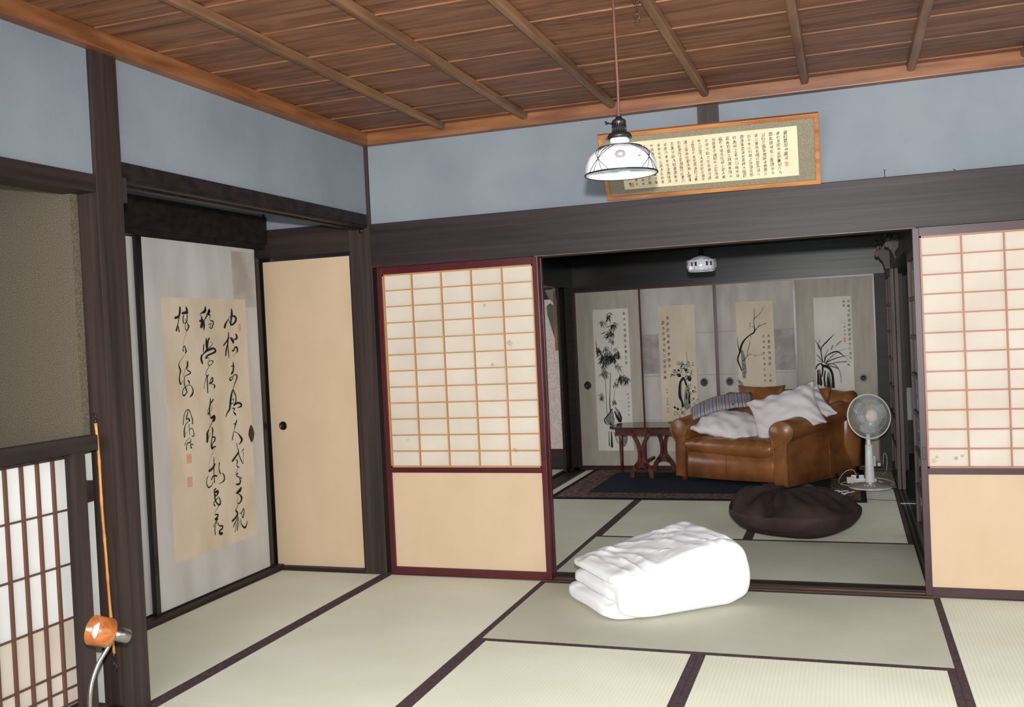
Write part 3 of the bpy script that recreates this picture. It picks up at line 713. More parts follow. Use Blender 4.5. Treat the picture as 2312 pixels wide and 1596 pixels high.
# calligraphy door in the alcove, on the plane x = -0.73
CX = -.730
pl_cal = lambda u, v, l=0.0: Vector((CX + .0012 + l, u, v))
def frame_yz(bm, x0, x1, ya, yb, za, zb, w):
    box(bm, (x0, ya, za), (x1, ya + w, zb)); box(bm, (x0, yb - w, za), (x1, yb, zb))
    box(bm, (x0, ya + w, zb - w), (x1, yb - w, zb)); box(bm, (x0, ya + w, za), (x1, yb - w, za + w * .9))
e = empty('door_5', (0, 0, 0))
bm = bmesh.new(); frame_yz(bm, CX - .022, CX + .006, -1.052, -.030, .008, 1.930, .030); finish('frame', bm, blacklacquer, e)
bm = bmesh.new(); box(bm, (CX - .015, -1.021, .037), (CX, -.061, 1.900))
box(bm, (CX - .001, -.285, 1.560), (CX + .0003, -.0615, 1.880), 1)
finish('door_panel', bm, [fusuma_grey, mottled('stained_door_paper', srgb(164, 152, 142), srgb(190, 182, 174), (6, 6, 5), .8, .2, detail=5)], e)
bm = bmesh.new()
f = bm.faces.new([bm.verts.new(Vector((CX + .0008, y, z))) for y, z in ((-.892, .252), (-.172, .246), (-.176, 1.607), (-.894, 1.604))])
r_ = bmesh.ops.extrude_face_region(bm, geom=[f])
for v in [g for g in r_['geom'] if isinstance(g, bmesh.types.BMVert)]: v.co.x -= .0007
finish('scroll_paper', bm, art_paper, e)
bm = bmesh.new()
for i, st in enumerate(CAL): brush(bm, st, pl_cal, 0, lift=.00002 * i)
for (a, b, c, d) in ((-.763, .791, -.723, .742), (-.767, .671, -.726, .618), (-.253, 1.466, -.228, 1.423)):
    quad(bm, a, d, c, b, pl_cal, 1, .0002)
bmesh.ops.recalc_face_normals(bm, faces=bm.faces)
finish('brush_calligraphy', bm, [ink, seal_red], e)
bm = bmesh.new(); pull = []
for i in range(24):
    a = 2 * pi * i / 24; rr = 1 - .18 * abs(sin(2 * a)) ** .8
    pull.append((-.186 + .026 * rr * cos(a), .834 + .050 * rr * sin(a)))
prism(bm, pull, CX - .004, CX + .006, 'x')
prism(bm, [(-.186 + (u + .186) * .6, .834 + (v - .834) * .6) for u, v in pull], CX + .005, CX + .0068, 'x', 1)
finish('door_pull', bm, [blacklacquer, bronze], e)
tag(e, 'tall pale alcove door bearing large running-script black calligraphy and red seals', 'sliding door', None, 'structure')
e = empty('door_6', (0, 0, 0))
bm = bmesh.new(); frame_yz(bm, CX - .060, CX - .034, -1.99, -.940, .008, 1.930, .028); finish('frame', bm, blacklacquer, e)
bm = bmesh.new(); box(bm, (CX - .055, -1.963, .036), (CX - .038, -.968, 1.902)); finish('door_panel', bm, fusuma_grey, e)
tag(e, 'plain pale sliding door partly hidden behind the tall square post', 'sliding door', None, 'structure')
e = empty('door_7', (0, 0, 0))
def frame_xz(bm, y0, y1, xa, xb, za, zb, w, mi=0):
    box(bm, (xa, y0, za), (xa + w, y1, zb), mi); box(bm, (xb - w, y0, za), (xb, y1, zb), mi)
    box(bm, (xa + w, y0, zb - w), (xb - w, y1, zb), mi); box(bm, (xa + w, y0, za), (xb - w, y1, za + w * .8), mi)
bm = bmesh.new(); frame_xz(bm, .032, .060, -.762, -.135, .004, 1.852, .022); finish('frame', bm, blacklacquer, e)
bm = bmesh.new(); box(bm, (-.741, .038, .02), (-.156, .052, 1.831)); finish('door_panel', bm, cream_cloth, e)
bm = bmesh.new(); M = Matrix.Translation((-.657, .038, .855)) @ Matrix.Rotation(pi / 2, 4, 'X')
lathe(bm, [(0, .0015), (.017, .002), (.019, .005), (.025, .005), (.026, -.002)], 28, 0, M); finish('door_pull', bm, blackiron, e)
tag(e, 'tall plain beige cupboard door with a small round black pull', 'sliding door', None, 'structure')

# ------------------------------------------------------------------ back room shell
YB = 4.05
bm = bmesh.new(); box(bm, (-.02, YB - .035, 1.712), (2.90, YB + .1, 2.035))
tag(finish('trim_27', bm, blackglossx), 'polished black beam above the four painted doors', 'beam', kind='structure')
struct('wall_back_room_end', (-.1, YB + .03, 2.0), (3.0, YB + .1, 2.62), blackwood, 'dark upper wall behind the black beam', 'wall')
struct('trim_28', (0.0, YB - .05, -.06), (2.86, YB + .08, .022), darkwood_x, 'dark sill under the four painted doors', 'door sill')
bm = bmesh.new(); box(bm, (-.07, .168, 1.745), (.055, YB + .02, 2.02))
tag(finish('trim_29', bm, blackglossx), 'polished black beam along the left side of the back room', 'beam', kind='structure')
struct('trim_30', (-.085, 4.000, -.06), (.06, YB + .09, 2.6), blackwood, 'black corner post left of the bamboo painting door', 'post', .004)
bm = bmesh.new(); box(bm, (-.045, 3.80, .012), (-.02, 4.0, 1.745), bev=.003)
tag(finish('door_8', bm, blackwood), 'narrow dark wooden door edge beside the black corner post', 'sliding door', kind='structure')
bm = bmesh.new(); box(bm, (-.09, .168, -.06), (.10, 4.0, -.004)); box(bm, (-.09, .168, -.01), (-.06, 4.0, .010)); box(bm, (.03, .168, -.01), (.095, 4.0, .002))
tag(finish('trim_31', bm, darkwood_y), 'worn wooden threshold along the left of the back room', 'door sill', kind='structure')
struct('wall_back_room_left', (-.08, .168, 2.0), (-.03, 4.1, 2.62), blackwood, 'dark wall above the left beam of the back room', 'wall')
bm = bmesh.new()
for i in range(10): box(bm, (-2.2, .16 + .45 * i, 2.44), (4.4, .16 + .45 * i + .447, 2.46))
for i in range(6): box(bm, (.3 + .5 * i, .16, 2.40), (.34 + .5 * i, 4.6, 2.44))
tag(finish('ceiling_back_room', bm, blackwood), 'blackened board ceiling of the back room', 'ceiling', kind='structure')

# four painted doors
pl_back = lambda u, v, l=0.0: Vector((u, YB - .0052 - l, v))
rn = random.Random(11)
join_m = plain('paper_join', srgb(150, 142, 136), .8, .2)
patch_m = mottled('darker_patched_paper', srgb(150, 140, 137), srgb(172, 163, 160), (12, 12, 12), .8, .2, detail=6)
def painted_door(n, xa, xb, pm, papm, prect, label, ink_fn, pull_x, pfront=0.0):
    e = empty('door_%d' % n, (0, 0, 0))
    bm = bmesh.new(); frame_xz(bm, YB - .014 - pfront, YB + .012, xa, xb, .024, 1.712, .014); finish('frame', bm, lacquer, e)
    bm = bmesh.new(); box(bm, (xa + .013, YB - .0040, .036), (xb - .013, YB + .006, 1.699))
    if pm is fusuma_mauve:
        for zj in (1.265, .875, .46): box(bm, (xa + .013, YB - .0042, zj), (xb - .013, YB - .0038, zj + .004), 1)
        box(bm, (xa + .014 if n == 10 else xb - .19, YB - .0041, .90), (xa + .17 if n == 10 else xb - .014, YB - .0038, 1.262), 2)
    finish('door_panel', bm, [pm, join_m, patch_m], e)
    bm = bmesh.new(); x0, z0, x1, z1 = prect; box(bm, (x0, YB - .0050, z0), (x1, YB - .0038, z1)); finish('painting_paper', bm, papm, e)
    bm = bmesh.new(); ink_fn(bm); finish('ink_painting', bm, [ink, inkgrey, seal_red], e)
    bm = bmesh.new(); z = .808
    prof = []
    for i in range(32):
        a = 2 * pi * i / 32; rr = .034 * (1 - .10 * (abs(cos(2 * a)) < .25)); prof.append((pull_x + rr * cos(a), z + rr * 1.15 * sin(a)))
    prism(bm, prof, YB - .012, YB - .004)
    lathe(bm, [(0, .0005), (.016, .002), (.020, .006), (.024, .002)], 20, 1, Matrix.Translation((pull_x, YB - .012, z)) @ Matrix.Rotation(pi / 2, 4, 'X'))
    finish('door_pull', bm, [blackiron, iron], e)
    tag(e, label, 'sliding door', 'painted doors at the end of the back room', 'structure')
def strokes(bm, dark, grey):
    for i, s in enumerate(grey): brush(bm, s, pl_back, 1, lift=.0004 + .00003 * i)
    for i, s in enumerate(dark): brush(bm, s, pl_back, 0, lift=.0016 + .00003 * i)
def bamboo(bm):
    strokes(bm, BAMB, BAMBG)
    for (u, v, n, l, dk) in LEAVES:
        for i in range(int(n * 2.6)):
            a = rn.gauss(-pi / 2, .62); ll = l * rn.uniform(.6, 1.25)
            uu = u + rn.gauss(0, l * .22); vv = v + rn.gauss(l * .25, l * .3)
            w = ll * rn.uniform(.07, .13)
            c = 0 if (dk and rn.random() < .75) or rn.random() < .25 else 1
            pts = [(uu, vv, 5), (uu + cos(a) * ll * .35, vv + sin(a) * ll * .35, w), (uu + cos(a) * ll * .7 , vv + sin(a) * ll * .75, w * .6), (uu + cos(a) * ll, vv + sin(a) * ll * 1.05, 4)]
            pts = [(min(max(p[0], 2620), 5830), p[1], p[2]) for p in pts]
            brush(bm, pts, pl_back, c, lift=.0022 + .00002 * i, sub=2)
    write(bm, '露滌鉛粉節風搖青玉枝', .545, 1.505, .985, .030, pl_back, 0, .003, rnd=rn)
    write(bm, '依依似君子地', .550, .735, .500, .020, pl_back, 0, .003, rnd=rn)
def foliage(bm, grey, n, l, c0=.5):
    for s_ in grey:
        for (u, v, w) in s_:
            for i in range(n):
                a = rn.uniform(0, 2 * pi); d = w * rn.uniform(.2, .95); ll = l * rn.uniform(.6, 1.3)
                uu, vv = u + cos(a) * d, v + sin(a) * d; b_ = a + rn.uniform(-.7, .7)
                brush(bm, [(uu, vv, 6), (uu + cos(b_) * ll * .5, vv + sin(b_) * ll * .5, ll * .42), (uu + cos(b_) * ll, vv + sin(b_) * ll, 5)], pl_back, 0 if rn.random() > c0 else 1, lift=.0022 + .00002 * i, sub=2)
def peony(bm):
    strokes(bm, PEON, PEONG[-1:] + PEONG[11:12])
    foliage(bm, PEONG[:11] + PEONG[12:14], 7, 150, .72)
    write(bm, '佳節遊路情黄金國香', .955, 1.445, .94, .034, pl_back, 0, .003, rnd=rn)
    write(bm, '雲淵何似玉仙三徑花香時', .912, 1.40, .835, .032, pl_back, 0, .003, rnd=rn)
    write(bm, '一作中 小蓬居', .922, .785, .60, .018, pl_back, 0, .003, rnd=rn)
    quad(bm, .912, .562, .930, .580, pl_back, 2, .003); quad(bm, .912, .535, .930, .553, pl_back, 2, .003)
def plum(bm):
    strokes(bm, PLUM, PLUMG[:3])
    foliage(bm, PLUMG[2:4], 6, 90, .7); foliage(bm, PLUMG[4:], 3, 70, .6)
    write(bm, '夷夏清梅開罷 占禎', 1.862, 1.235, .78, .030, pl_back, 0, .003, rnd=rn)
    write(bm, '冰香春色皆輸天真作', 1.815, 1.235, .78, .026, pl_back, 0, .003, rnd=rn)
def orchid(bm):
    strokes(bm, ORCH, ORCHG)
    write(bm, '知君清芬觀韻操襟史含此意巧', 2.550, 1.505, .965, .028, pl_back, 0, .003, rnd=rn)
    write(bm, '味寫', 2.512, 1.50, 1.43, .026, pl_back, 0, .003, rnd=rn)
    write(bm, '小蓬居主', 2.510, 1.31, 1.18, .017, pl_back, 0, .003, rnd=rn)
    quad(bm, 2.500, 1.150, 2.516, 1.168, pl_back, 2, .003); quad(bm, 2.500, 1.128, 2.516, 1.146, pl_back, 2, .003)
painted_door(9, .060, .706, fusuma_olive, art_pale, (.238, .178, .583, 1.528), 'door with the ink bamboo and rock painting, leftmost of four', bamboo, .160)
painted_door(10, .692, 1.396, fusuma_mauve, art_tan, (.868, .170, 1.206, 1.530), 'door with the ink peony and tall rock painting, left of the centre joint', peony, 1.268, .012)
painted_door(11, 1.396, 2.100, fusuma_mauve, art_tan, (1.580, .170, 1.908, 1.528), 'door with the ink plum branch painting behind the leather cushion', plum, 1.500, .012)
painted_door(12, 2.090, 2.768, fusuma_olive, art_pale, (2.256, .170, 2.574, 1.530), 'door with the ink orchid painting behind the fan, rightmost of four', orchid, 2.650)
struct('trim_32', (2.766, YB - .03, -.06), (2.87, YB + .09, 2.6), blackwood, 'black corner post right of the orchid painting door', 'post')
# side room beyond the left threshold
bm = bmesh.new(); box(bm, (-2.3, 4.10, .19), (-.085, 4.14, 1.66))
pinkwall = mottled('pink_patterned_paper', srgb(204, 186, 176), srgb(218, 204, 196), (16, 16, 16), 0.85, 0.1, detail=1, dist=3.0, lo=.47, hi=.53)
tag(finish('wall_side_room', bm, pinkwall), 'pink patterned papered wall of the side room', 'wall', kind='structure')
struct('trim_33', (-2.3, 4.085, .165), (-.085, 4.12, .192), lacquer, 'thin red rail under the pink papered wall', 'rail')
struct('trim_34', (-2.3, 4.095, -.06), (-.085, 4.14, .166), darkwood_x, 'brown baseboard panel below the thin red rail', 'baseboard')
struct('trim_35', (-2.3, 4.06, 1.655), (-.085, 4.14, 2.5), blackwood, 'black lintel above the pink papered wall', 'beam')
struct('wall_side_room_left', (-2.35, .2, -.06), (-2.3, 4.14, 2.5), sand, 'far wall of the side room', 'wall')

# right side of the back room: rails, glazed lattice doors, corridor beyond
bm = bmesh.new(); box(bm, (2.852, .168, -.06), (3.02, YB, -.002))
for x in (2.868, 2.899): box(bm, (x - .004, .168, -.002), (x + .004, YB, .003), 1)
for x in (2.884, 2.925, 2.855): box(bm, (x - .003, .168, -.002), (x + .006, YB, .004))
tag(finish('trim_36', bm, [blackglossx, steel]), 'black threshold with steel rails along the right of the back room', 'door sill', kind='structure')
bm = bmesh.new(); box(bm, (2.852, .168, 1.700), (3.02, YB, 1.745)); box(bm, (2.87, .168, 1.745), (3.0, YB, 2.45))
box(bm, (2.846, .168, 1.735), (2.87, YB, 1.76))
tag(finish('trim_37', bm, blackglossx), 'black head beam above the glazed lattice doors', 'beam', kind='structure')
def glazed(n, xc, ya, yb, label):
    e = empty('door_%d' % n, (xc, (ya + yb) / 2, 0)); oy = (ya + yb) / 2
    t = .013
    bm = bmesh.new()
    box(bm, (-t, ya - oy, .004), (t, ya - oy + .045, 1.70), bev=.002); box(bm, (-t, yb - oy - .045, .004), (t, yb - oy, 1.70), bev=.002)
    box(bm, (-t, ya - oy + .045, 1.655), (t, yb - oy - .045, 1.70)); box(bm, (-t, ya - oy + .045, .004), (t, yb - oy - .045, .09))
    finish('frame', bm, latticewood, e)
    bm = bmesh.new()
    for i in range(1, 7):
        z = .09 + (1.655 - .09) * i / 7; box(bm, (-.010, ya - oy + .045, z - .012), (.010, yb - oy - .045, z + .012))
    for i in (1,):
        yy = ya + (yb - ya) * i / 2 - oy; box(bm, (-.008, yy - .010, .09), (.008, yy + .010, 1.655))
    finish('lattice', bm, latticewood, e)
    bm = bmesh.new(); box(bm, (-.0015, ya - oy + .045, .09), (.0015, yb - oy - .045, 1.655)); finish('glass_pane', bm, glassm, e)
    tag(e, label, 'glazed sliding door', 'glazed lattice doors on the right of the back room', 'structure')
glazed(13, 2.899, .20, 1.40, 'near dark lattice glass door behind the right shoji edge')
glazed(14, 2.868, 3.00, 4.00, 'far dark lattice glass door behind the white fan, on the inner rail')
glazed(15, 2.899, 3.00, 3.98, 'far dark lattice glass door on the outer rail')
struct('floor_corridor', (3.022, .17, -.12), (4.4, 5.4, -.03), darkwood_y, 'dark plank floor of the corridor outside the glass doors', 'floor')
struct('wall_corridor', (4.4, .17, -.12), (4.45, 5.5, 2.5), darkwood_z, 'dark panelled wall across the corridor', 'wall')
struct('wall_corridor_end', (3.0, 5.35, .62), (4.45, 5.42, 2.5), darkwood_z, 'dark panelled end wall of the corridor', 'wall')
struct('trim_38', (3.0, 5.34, -.12), (4.45, 5.40, .30), darkwood_x, 'dark skirting at the corridor end', 'baseboard')
struct('wall_corridor_low', (3.0, 5.35, .30), (4.45, 5.41, .62), white_board, 'grey-white low wall panel at the corridor end', 'wall')
struct('wall_corridor_return', (2.86, 4.14, -.06), (3.0, 5.4, 2.5), darkwood_z, 'dark wall return at the corridor corner', 'wall')
struct('wall_partition_rear', (3.79, .13, -.06), (4.7, .17, 2.5), plaster, 'wall closing the partition behind the right shoji', 'wall')

# carved bracket noses on the right beam
def corbel(x, y, z, s, label):
    key = [(.035, .09, 0), (.0, .09, 0), (-.012, .072, 0), (-.030, .070, 0), (-.046, .078, 0), (-.052, .062, 0), (-.044, .048, 0), (-.060, .040, 0), (-.064, .016, 0), (-.052, .002, 0), (-.036, .000, 0), (-.030, -.016, 0), (-.018, -.024, 0), (-.010, -.044, 0), (.0, -.070, 0), (.004, -.088, 0)]
    pr = [(q[0], q[1]) for q in smooth_line(key, 4)] + [(.035, -.088)]
    bm = bmesh.new(); prism(bm, [(u * s + x, v * s + z) for u, v in pr], y, y + .055)
    bmesh.ops.bevel(bm, geom=[e_ for e_ in bm.edges], offset=.0015, segments=1, affect='EDGES')
    for (a0, b0, a1, b1, r) in ((-.034, .050, -.018, .086, .010), (-.058, .086, -.046, .118, .008)):
        tube(bm, [(x + a0 * s, y - .002, z + b0 * s), (x + (a0 + a1) / 2 * s, y - .008, z + (b0 + b1) / 2 * s), (x + a1 * s, y + .004, z + b1 * s)], [r * s * .8, r * s, r * s * .7], 10)
    tag(finish('carved_bracket', bm, latticewood), label, 'bracket', 'carved brackets on the right beam')
corbel(2.842, 1.95, 1.792, .88, 'carved cloud-shaped bracket nose, the nearer one by the right shoji top')
corbel(2.812, 2.75, 1.780, 1.05, 'carved cloud-shaped bracket nose, the farther one at the end of the beam')

# ================================================================== THINGS
# ------------------------------------------------------------------ framed calligraphy leaning off the beam
e = empty('framed_calligraphy', (1.915, -.03, 1.996))
th = math.atan2(.185, .305); HH = .352; HWid = .523
MF = Matrix.Rotation(th, 4, 'X') @ Matrix.Rotation(radians(.75), 4, 'Y')
def pf(u, v, l=0.0): return MF @ Vector((u, -l, v))
bm = bmesh.new()
w = .021
for a, b in (((-HWid, -.012, 0), (HWid, .012, w)), ((-HWid, -.012, HH - w), (HWid, .012, HH)), ((-HWid, -.012, w), (-HWid + w, .012, HH - w)), ((HWid - w, -.012, w), (HWid, .012, HH - w))):
    box(bm, a, b, bev=.004, M=MF)
framewood = mottled('honey_frame_wood', srgb(150, 88, 44), srgb(196, 134, 76), (3, 20, 20), .4, .4, detail=4)
finish('frame', bm, framewood, e)
bm = bmesh.new(); box(bm, (-HWid + w - .002, -.004, w - .002), (HWid - w + .002, .008, HH - w + .002), M=MF)
matcloth = mottled('olive_mount_cloth', srgb(128, 120, 100), srgb(148, 140, 118), (150, 150, 150), .85, .1, detail=4)
finish('mount_cloth', bm, matcloth, e)
UL, UR, VB, VT = -HWid + .098, HWid - .098, .052, .300
bm = bmesh.new(); box(bm, (UL, -.0065, VB), (UR, -.0035, VT), M=MF)
manuscript = mottled('warm_cream_manuscript_paper', srgb(222, 207, 172), srgb(232, 218, 186), (5, 5, 5), .8, .1)
finish('manuscript_paper', bm, manuscript, e)
cols = ['藤村君周甲壽言', '藤村君周甲誕辰集紀六人', '郡其婿開筵上壽請余言', '公曰己壽年體將以鶴壽此', '頌之寶亮彩鄉行旅天保九', '如千本山別陳之佩菲丽翁', '君逸事並以寫雲曉木福百', '何為呪之有頃口福祢常', '寫為石雲之棋壽者得人', '福不未福在在翁之氣人壽', '知是軍不具何作之及依鄉', '言成今能之在眞學佳偶', '伸之印堂乃人其光也此福濟', '之宣如不史早其以日江晴', '滿之常為也動湖新上晴漢', '利年東光之吾有福行此清六', '彭漢好能人佳善家鄉今', '去成乃書老令法教律見', '者老也年山高水長良壽', '作知春秋令印辰集字重', '仁者壽今日書此文章', '恭祝長樂未央', '甲子年春日', '福井謹書']
bm = bmesh.new(); rn2 = random.Random(5)
nC = len(cols)
for i, t in enumerate(cols):
    u = UR - .054 - (UR - UL - .085) * i / (nC - 1)
    top = VT - .018; bot = VB + .014
    if i == 0: bot = VB + .085
    if i == 0: sz = .0215
    else: sz = .0195
    if i >= 21: top = VT - .018 - .10; sz = .017
    write(bm, t, u, top, bot, sz, pf, 0, .0072, du=.0, rnd=rn2, xs=.9)
quad(bm, UR - .062, VB + .052, UR - .047, VB + .075, pf, 1, .0071)
quad(bm, UL + .028, VB + .012, UL + .050, VB + .036, pf, 1, .0071)
finish('brush_writing', bm, [ink, seal_red], e)
tag(e, 'long framed calligraphy in a honey wood frame, leaning over the wide beam', 'framed calligraphy')

# nails left in the beam
for i, (x, lab) in enumerate(((2.725, 'thin upright nail on top of the wide beam'), (3.02, 'small bent nail on top of the wide beam near the right edge'))):
    bm = bmesh.new()
    if i == 0: tube(bm, [(x, .004, 1.985), (x, .002, 2.027)], .0017, 6); tube(bm, [(x - .004, .002, 2.0275), (x + .004, .002, 2.0275)], .0015, 6)
    else: tube(bm, [(x + .015, .004, 1.985), (x + .008, .0, 1.998), (x, -.002, 2.002)], .0014, 6)
    tag(finish('nail', bm, iron), lab, 'nail')

# ------------------------------------------------------------------ pendant lamp
def wire(bm, pts, r=.0011, n=6, mi=0): tube(bm, pts, r, n, mi)
px_, py_ = 1.823, -1.66
e = empty('pendant_lamp', (px_, py_, 1.862))
RR = .123
shade_out = [(.034, .120), (.034, .106), (.038, .102), (.062, .096), (.072, .088), (.086, .082), (.103, .070), (.114, .054), (.1205, .034), (.1225, .015), (RR, .0)]
bm = bmesh.new()
prof = shade_out + [(r - .004, z - (.0 if i == 0 else .002)) for i, (r, z) in enumerate(reversed(shade_out))]
prof = shade_out + [(RR - .004, .001), (.1185, .016), (.116, .034), (.110, .051), (.099, .066), (.083, .078), (.068, .085), (.058, .092), (.036, .098), (.030, .106), (.030, .120)]
lathe(bm, prof, 56)
# painted chrysanthemum and clouds on the side facing the room
def shade_pt(ang, z, off=.0012):
    for (r0, z0), (r1, z1) in zip(shade_out, shade_out[1:]):
        if z1 <= z <= z0:
            t = (z0 - z) / max(z0 - z1, 1e-6); r = r0 + (r1 - r0) * t; break
    else: r = RR
    return Vector(((r + off) * cos(ang), (r + off) * sin(ang), z))
ang0 = math.atan2(-3.23, .70)
def patch(ca, cz, ru, rv, n=18, lobes=0):
    c = bm.verts.new(shade_pt(ca, cz, .0016)); ring = []
    for i in range(n):
        a = 2 * pi * i / n; k = 1 - (.22 * abs(cos(lobes * a / 2)) if lobes else 0)
        ring.append(bm.verts.new(shade_pt(ca + ru * k * cos(a) / .105, min(cz + rv * k * sin(a), .097))))
    for i in range(n): bm.faces.new((c, ring[i], ring[(i + 1) % n])).material_index = 1
for base in (0, pi * 2 / 3, -pi * 2 / 3):
    for q in range(8):
        a = 2 * pi * q / 8; patch(ang0 + base + .0115 * cos(a) / .105, .050 + .0105 * sin(a), .0060, .0052)
    for dx, dz, ru, rv in ((-.05, .040, .006, .0012), (-.058, .047, .007, .001), (-.040, .034, .005, .001), (.045, .052, .006, .001), (.058, .043, .006, .0042), (.05, .060, .006, .001), (.036, .044, .005, .001)):
        patch(ang0 + base + dx / .105, dz, ru, rv, 12)
finish('glass_shade', bm, [milk, milk_grey], e)
bm = bmesh.new()
def ringpts(r, z, n=48): return [(r * cos(2 * pi * k / n), r * sin(2 * pi * k / n), z) for k in range(n + 1)]
tube(bm, ringpts(RR + .0005, .0012), .0026, 8, cap=False)
tube(bm, ringpts(.0745, .0905), .0012, 6, cap=False)
for k in range(4):
    a = ang0 + radians(45) + k * pi / 2 + .12
    for s, sp in ((1, .16), (-1, .16), (1, .38), (-1, .38)):
        pts = []
        for i in range(9):
            t = i / 8; z = .0905 * (1 - t) ** 1.0
            aa = a - s * sp + s * 2 * sp * t * .95
            pts.append(shade_pt(aa, max(z, .001), .0022))
        wire(bm, pts, .0010)
finish('wire_cage', bm, blackiron, e)
bm = bmesh.new()
lathe(bm, [(.0, .196), (.010, .196), (.012, .190), (.022, .184), (.025, .176), (.022, .172), (.022, .168), (.0235, .142), (.036, .138), (.042, .130), (.041, .122), (.036, .120), (.0, .120)], 32)
for k in range(20):
    a = 2 * pi * k / 20
    tube(bm, [(.0225 * cos(a), .0225 * sin(a), .170), (.0245 * cos(a), .0245 * sin(a), .142)], .0018, 6)
for k in range(3):
    a = ang0 + .95 + 2 * pi * k / 3; tube(bm, [(.036 * cos(a), .036 * sin(a), .119), (.049 * cos(a), .049 * sin(a), .119)], .0032, 8)
finish('lamp_socket', bm, iron, e)
bm = bmesh.new(); d = Vector((-.93, -.3, 0)).normalized(); c0 = d * .020 + Vector((0, 0, .172)); c1 = d * .040 + Vector((0, 0, .176))
tube(bm, [c0, c1], .003, 8); tube(bm, [c1 - Vector((0, 0, .004)), c1 + d * .006 + Vector((0, 0, .006))], [.005, .003], 8)
finish('switch_key', bm, blackiron, e)
bm = bmesh.new(); lathe(bm, [(.012, .118), (.013, .095), (.022, .070), (.026, .048), (.022, .028), (.012, .018), (0, .015)], 28)
bulbm = plain('clear_bulb', srgb(225, 228, 228), .08, .6); finish('light_bulb', bm, bulbm, e)
bm = bmesh.new(); tube(bm, [(0, 0, .196), (.002, 0, .30), (0, .001, .42), (-.002, 0, .640)], .0042, 10)
cordm = mottled('maroon_braided_cord', srgb(98, 62, 54), srgb(126, 84, 74), (400, 400, 400), .8, .2); finish('cord', bm, cordm, e)
tag(e, 'white milk-glass pendant lamp with black wire cage, hanging before the framed calligraphy', 'pendant lamp')

# S-hook chain hanging from the ceiling
bm = bmesh.new()
hx, hy = 1.902, -1.665
pts = []
tube(bm, [(hx, hy, 2.492), (hx, hy, 2.455)], .004, 8)
def ringl(cx, cz, r, tilt):
    tube(bm, [(cx + r * cos(2 * pi * k / 18) * cos(tilt), hy + r * cos(2 * pi * k / 18) * sin(tilt), cz + r * 1.2 * sin(2 * pi * k / 18)) for k in range(19)], .0022, 6, cap=False)
ringl(hx, 2.443, .010, .2); ringl(hx, 2.421, .009, 1.3); ringl(hx + .001, 2.402, .009, .1); ringl(hx + .001, 2.385, .009, -.1)
tag(finish('ceiling_hook', bm, bronze), 'small twisted metal hook chain hanging from the ceiling beside the lamp cord', 'hook')

# second pendant in the back room
e = empty('pendant_lamp', (1.60, 1.80, 1.705))
bm = bmesh.new(); so = [(.030, .105), (.050, .098), (.070, .088), (.073, .082), (.090, .080), (.094, .074), (.095, .040), (.092, .010), (.086, .0)]
lathe(bm, so + [(.082, .002), (.088, .012), (.090, .040), (.088, .070), (.068, .078), (.030, .095)], 40); a0 = math.atan2(-6.7, .93)
for da in (-.72, -.40, .40, .74, 2.2, 2.6, -2.2, -2.6):
    for dz in (.048,):
        vs = [bm.verts.new((.0965 * cos(a0 + da + p), .0965 * sin(a0 + da + p), dz + q)) for p, q in ((-.09, -.013), (.09, -.013), (.06, 0), (.09, .014), (-.09, .014), (-.06, 0))]
        bm.faces.new(vs).material_index = 1
darkred = plain('dark_red_paint', srgb(76, 22, 26), .3, .5); finish('glass_shade', bm, [milk, darkred], e)
bm = bmesh.new()
for z, r in ((.083, .0755), (.008, .0935)): tube(bm, ringpts(r, z, 36), .0011, 6, cap=False)
for k in range(6):
    a = a0 + pi / 6 + k * pi / 3; tube(bm, [(.0755 * cos(a), .0755 * sin(a), .083), (.092 * cos(a), .092 * sin(a), .081), (.098 * cos(a), .098 * sin(a), .07), (.098 * cos(a), .098 * sin(a), .03), (.0935 * cos(a), .0935 * sin(a), .008)], .0011, 6)
finish('wire_cage', bm, steel, e)
bm = bmesh.new(); lathe(bm, [(0, .16), (.012, .158), (.018, .14), (.02, .115), (.032, .110), (.033, .100), (0, .100)], 24); tube(bm, [(.018, 0, .135), (.034, -.012, .140)], .004, 8); finish('lamp_socket', bm, iron, e)
bm = bmesh.new(); tube(bm, [(0, 0, .158), (0, 0, .695)], .004, 8); finish('cord', bm, blackwood, e)
tag(e, 'small white glass pendant lamp with dark red motifs, hanging in the back room', 'pendant lamp')

# ------------------------------------------------------------------ stair rail, low shoji screen, rod, gooseneck lamp
e = empty('stair_railing', (0, -2.6, 0))
def sub(v): return Vector(v) - Vector((0, -2.6, 0))
bm = bmesh.new(); box(bm, sub((-.034, -4.6, .996)), sub((.012, -2.176, 1.050)), bev=.004); finish('top_rail', bm, darkwood_y, e)
bm = bmesh.new(); box(bm, sub((-.030, -2.292, .06)), sub((.008, -2.236, .996)), bev=.002); finish('end_post', bm, darkwood_z, e)
bm = bmesh.new(); box(bm, sub((-.045, -4.6, -.06)), sub((.0, -2.106, .055)), bev=.004); box(bm, sub((-.045, -4.6, .055)), sub((-.01, -2.18, .09))); finish('bottom_rail', bm, darkwood_y, e)
tag(e, 'dark wooden stair railing left of the tall square post', 'railing')
struct('trim_39', (-.13, -2.16, .80), (-.088, -2.10, .875), darkwood_y, 'short dark cross block between railing and tall post', 'rail')
e = empty('low_shoji_screen', (-.05, -2.6, 0))
def sub2(v): return Vector(v) - Vector((-.05, -2.6, 0))
bm = bmesh.new(); box(bm, sub2((-.066, -2.249, .06)), sub2((-.036, -2.216, .993)), bev=.002); box(bm, sub2((-.066, -3.9, .06)), sub2((-.036, -3.87, .993))); box(bm, sub2((-.062, -3.87, .978)), sub2((-.040, -2.249, .993))); box(bm, sub2((-.062, -3.87, .06)), sub2((-.040, -2.249, .118))); finish('frame', bm, darkwood_z, e)
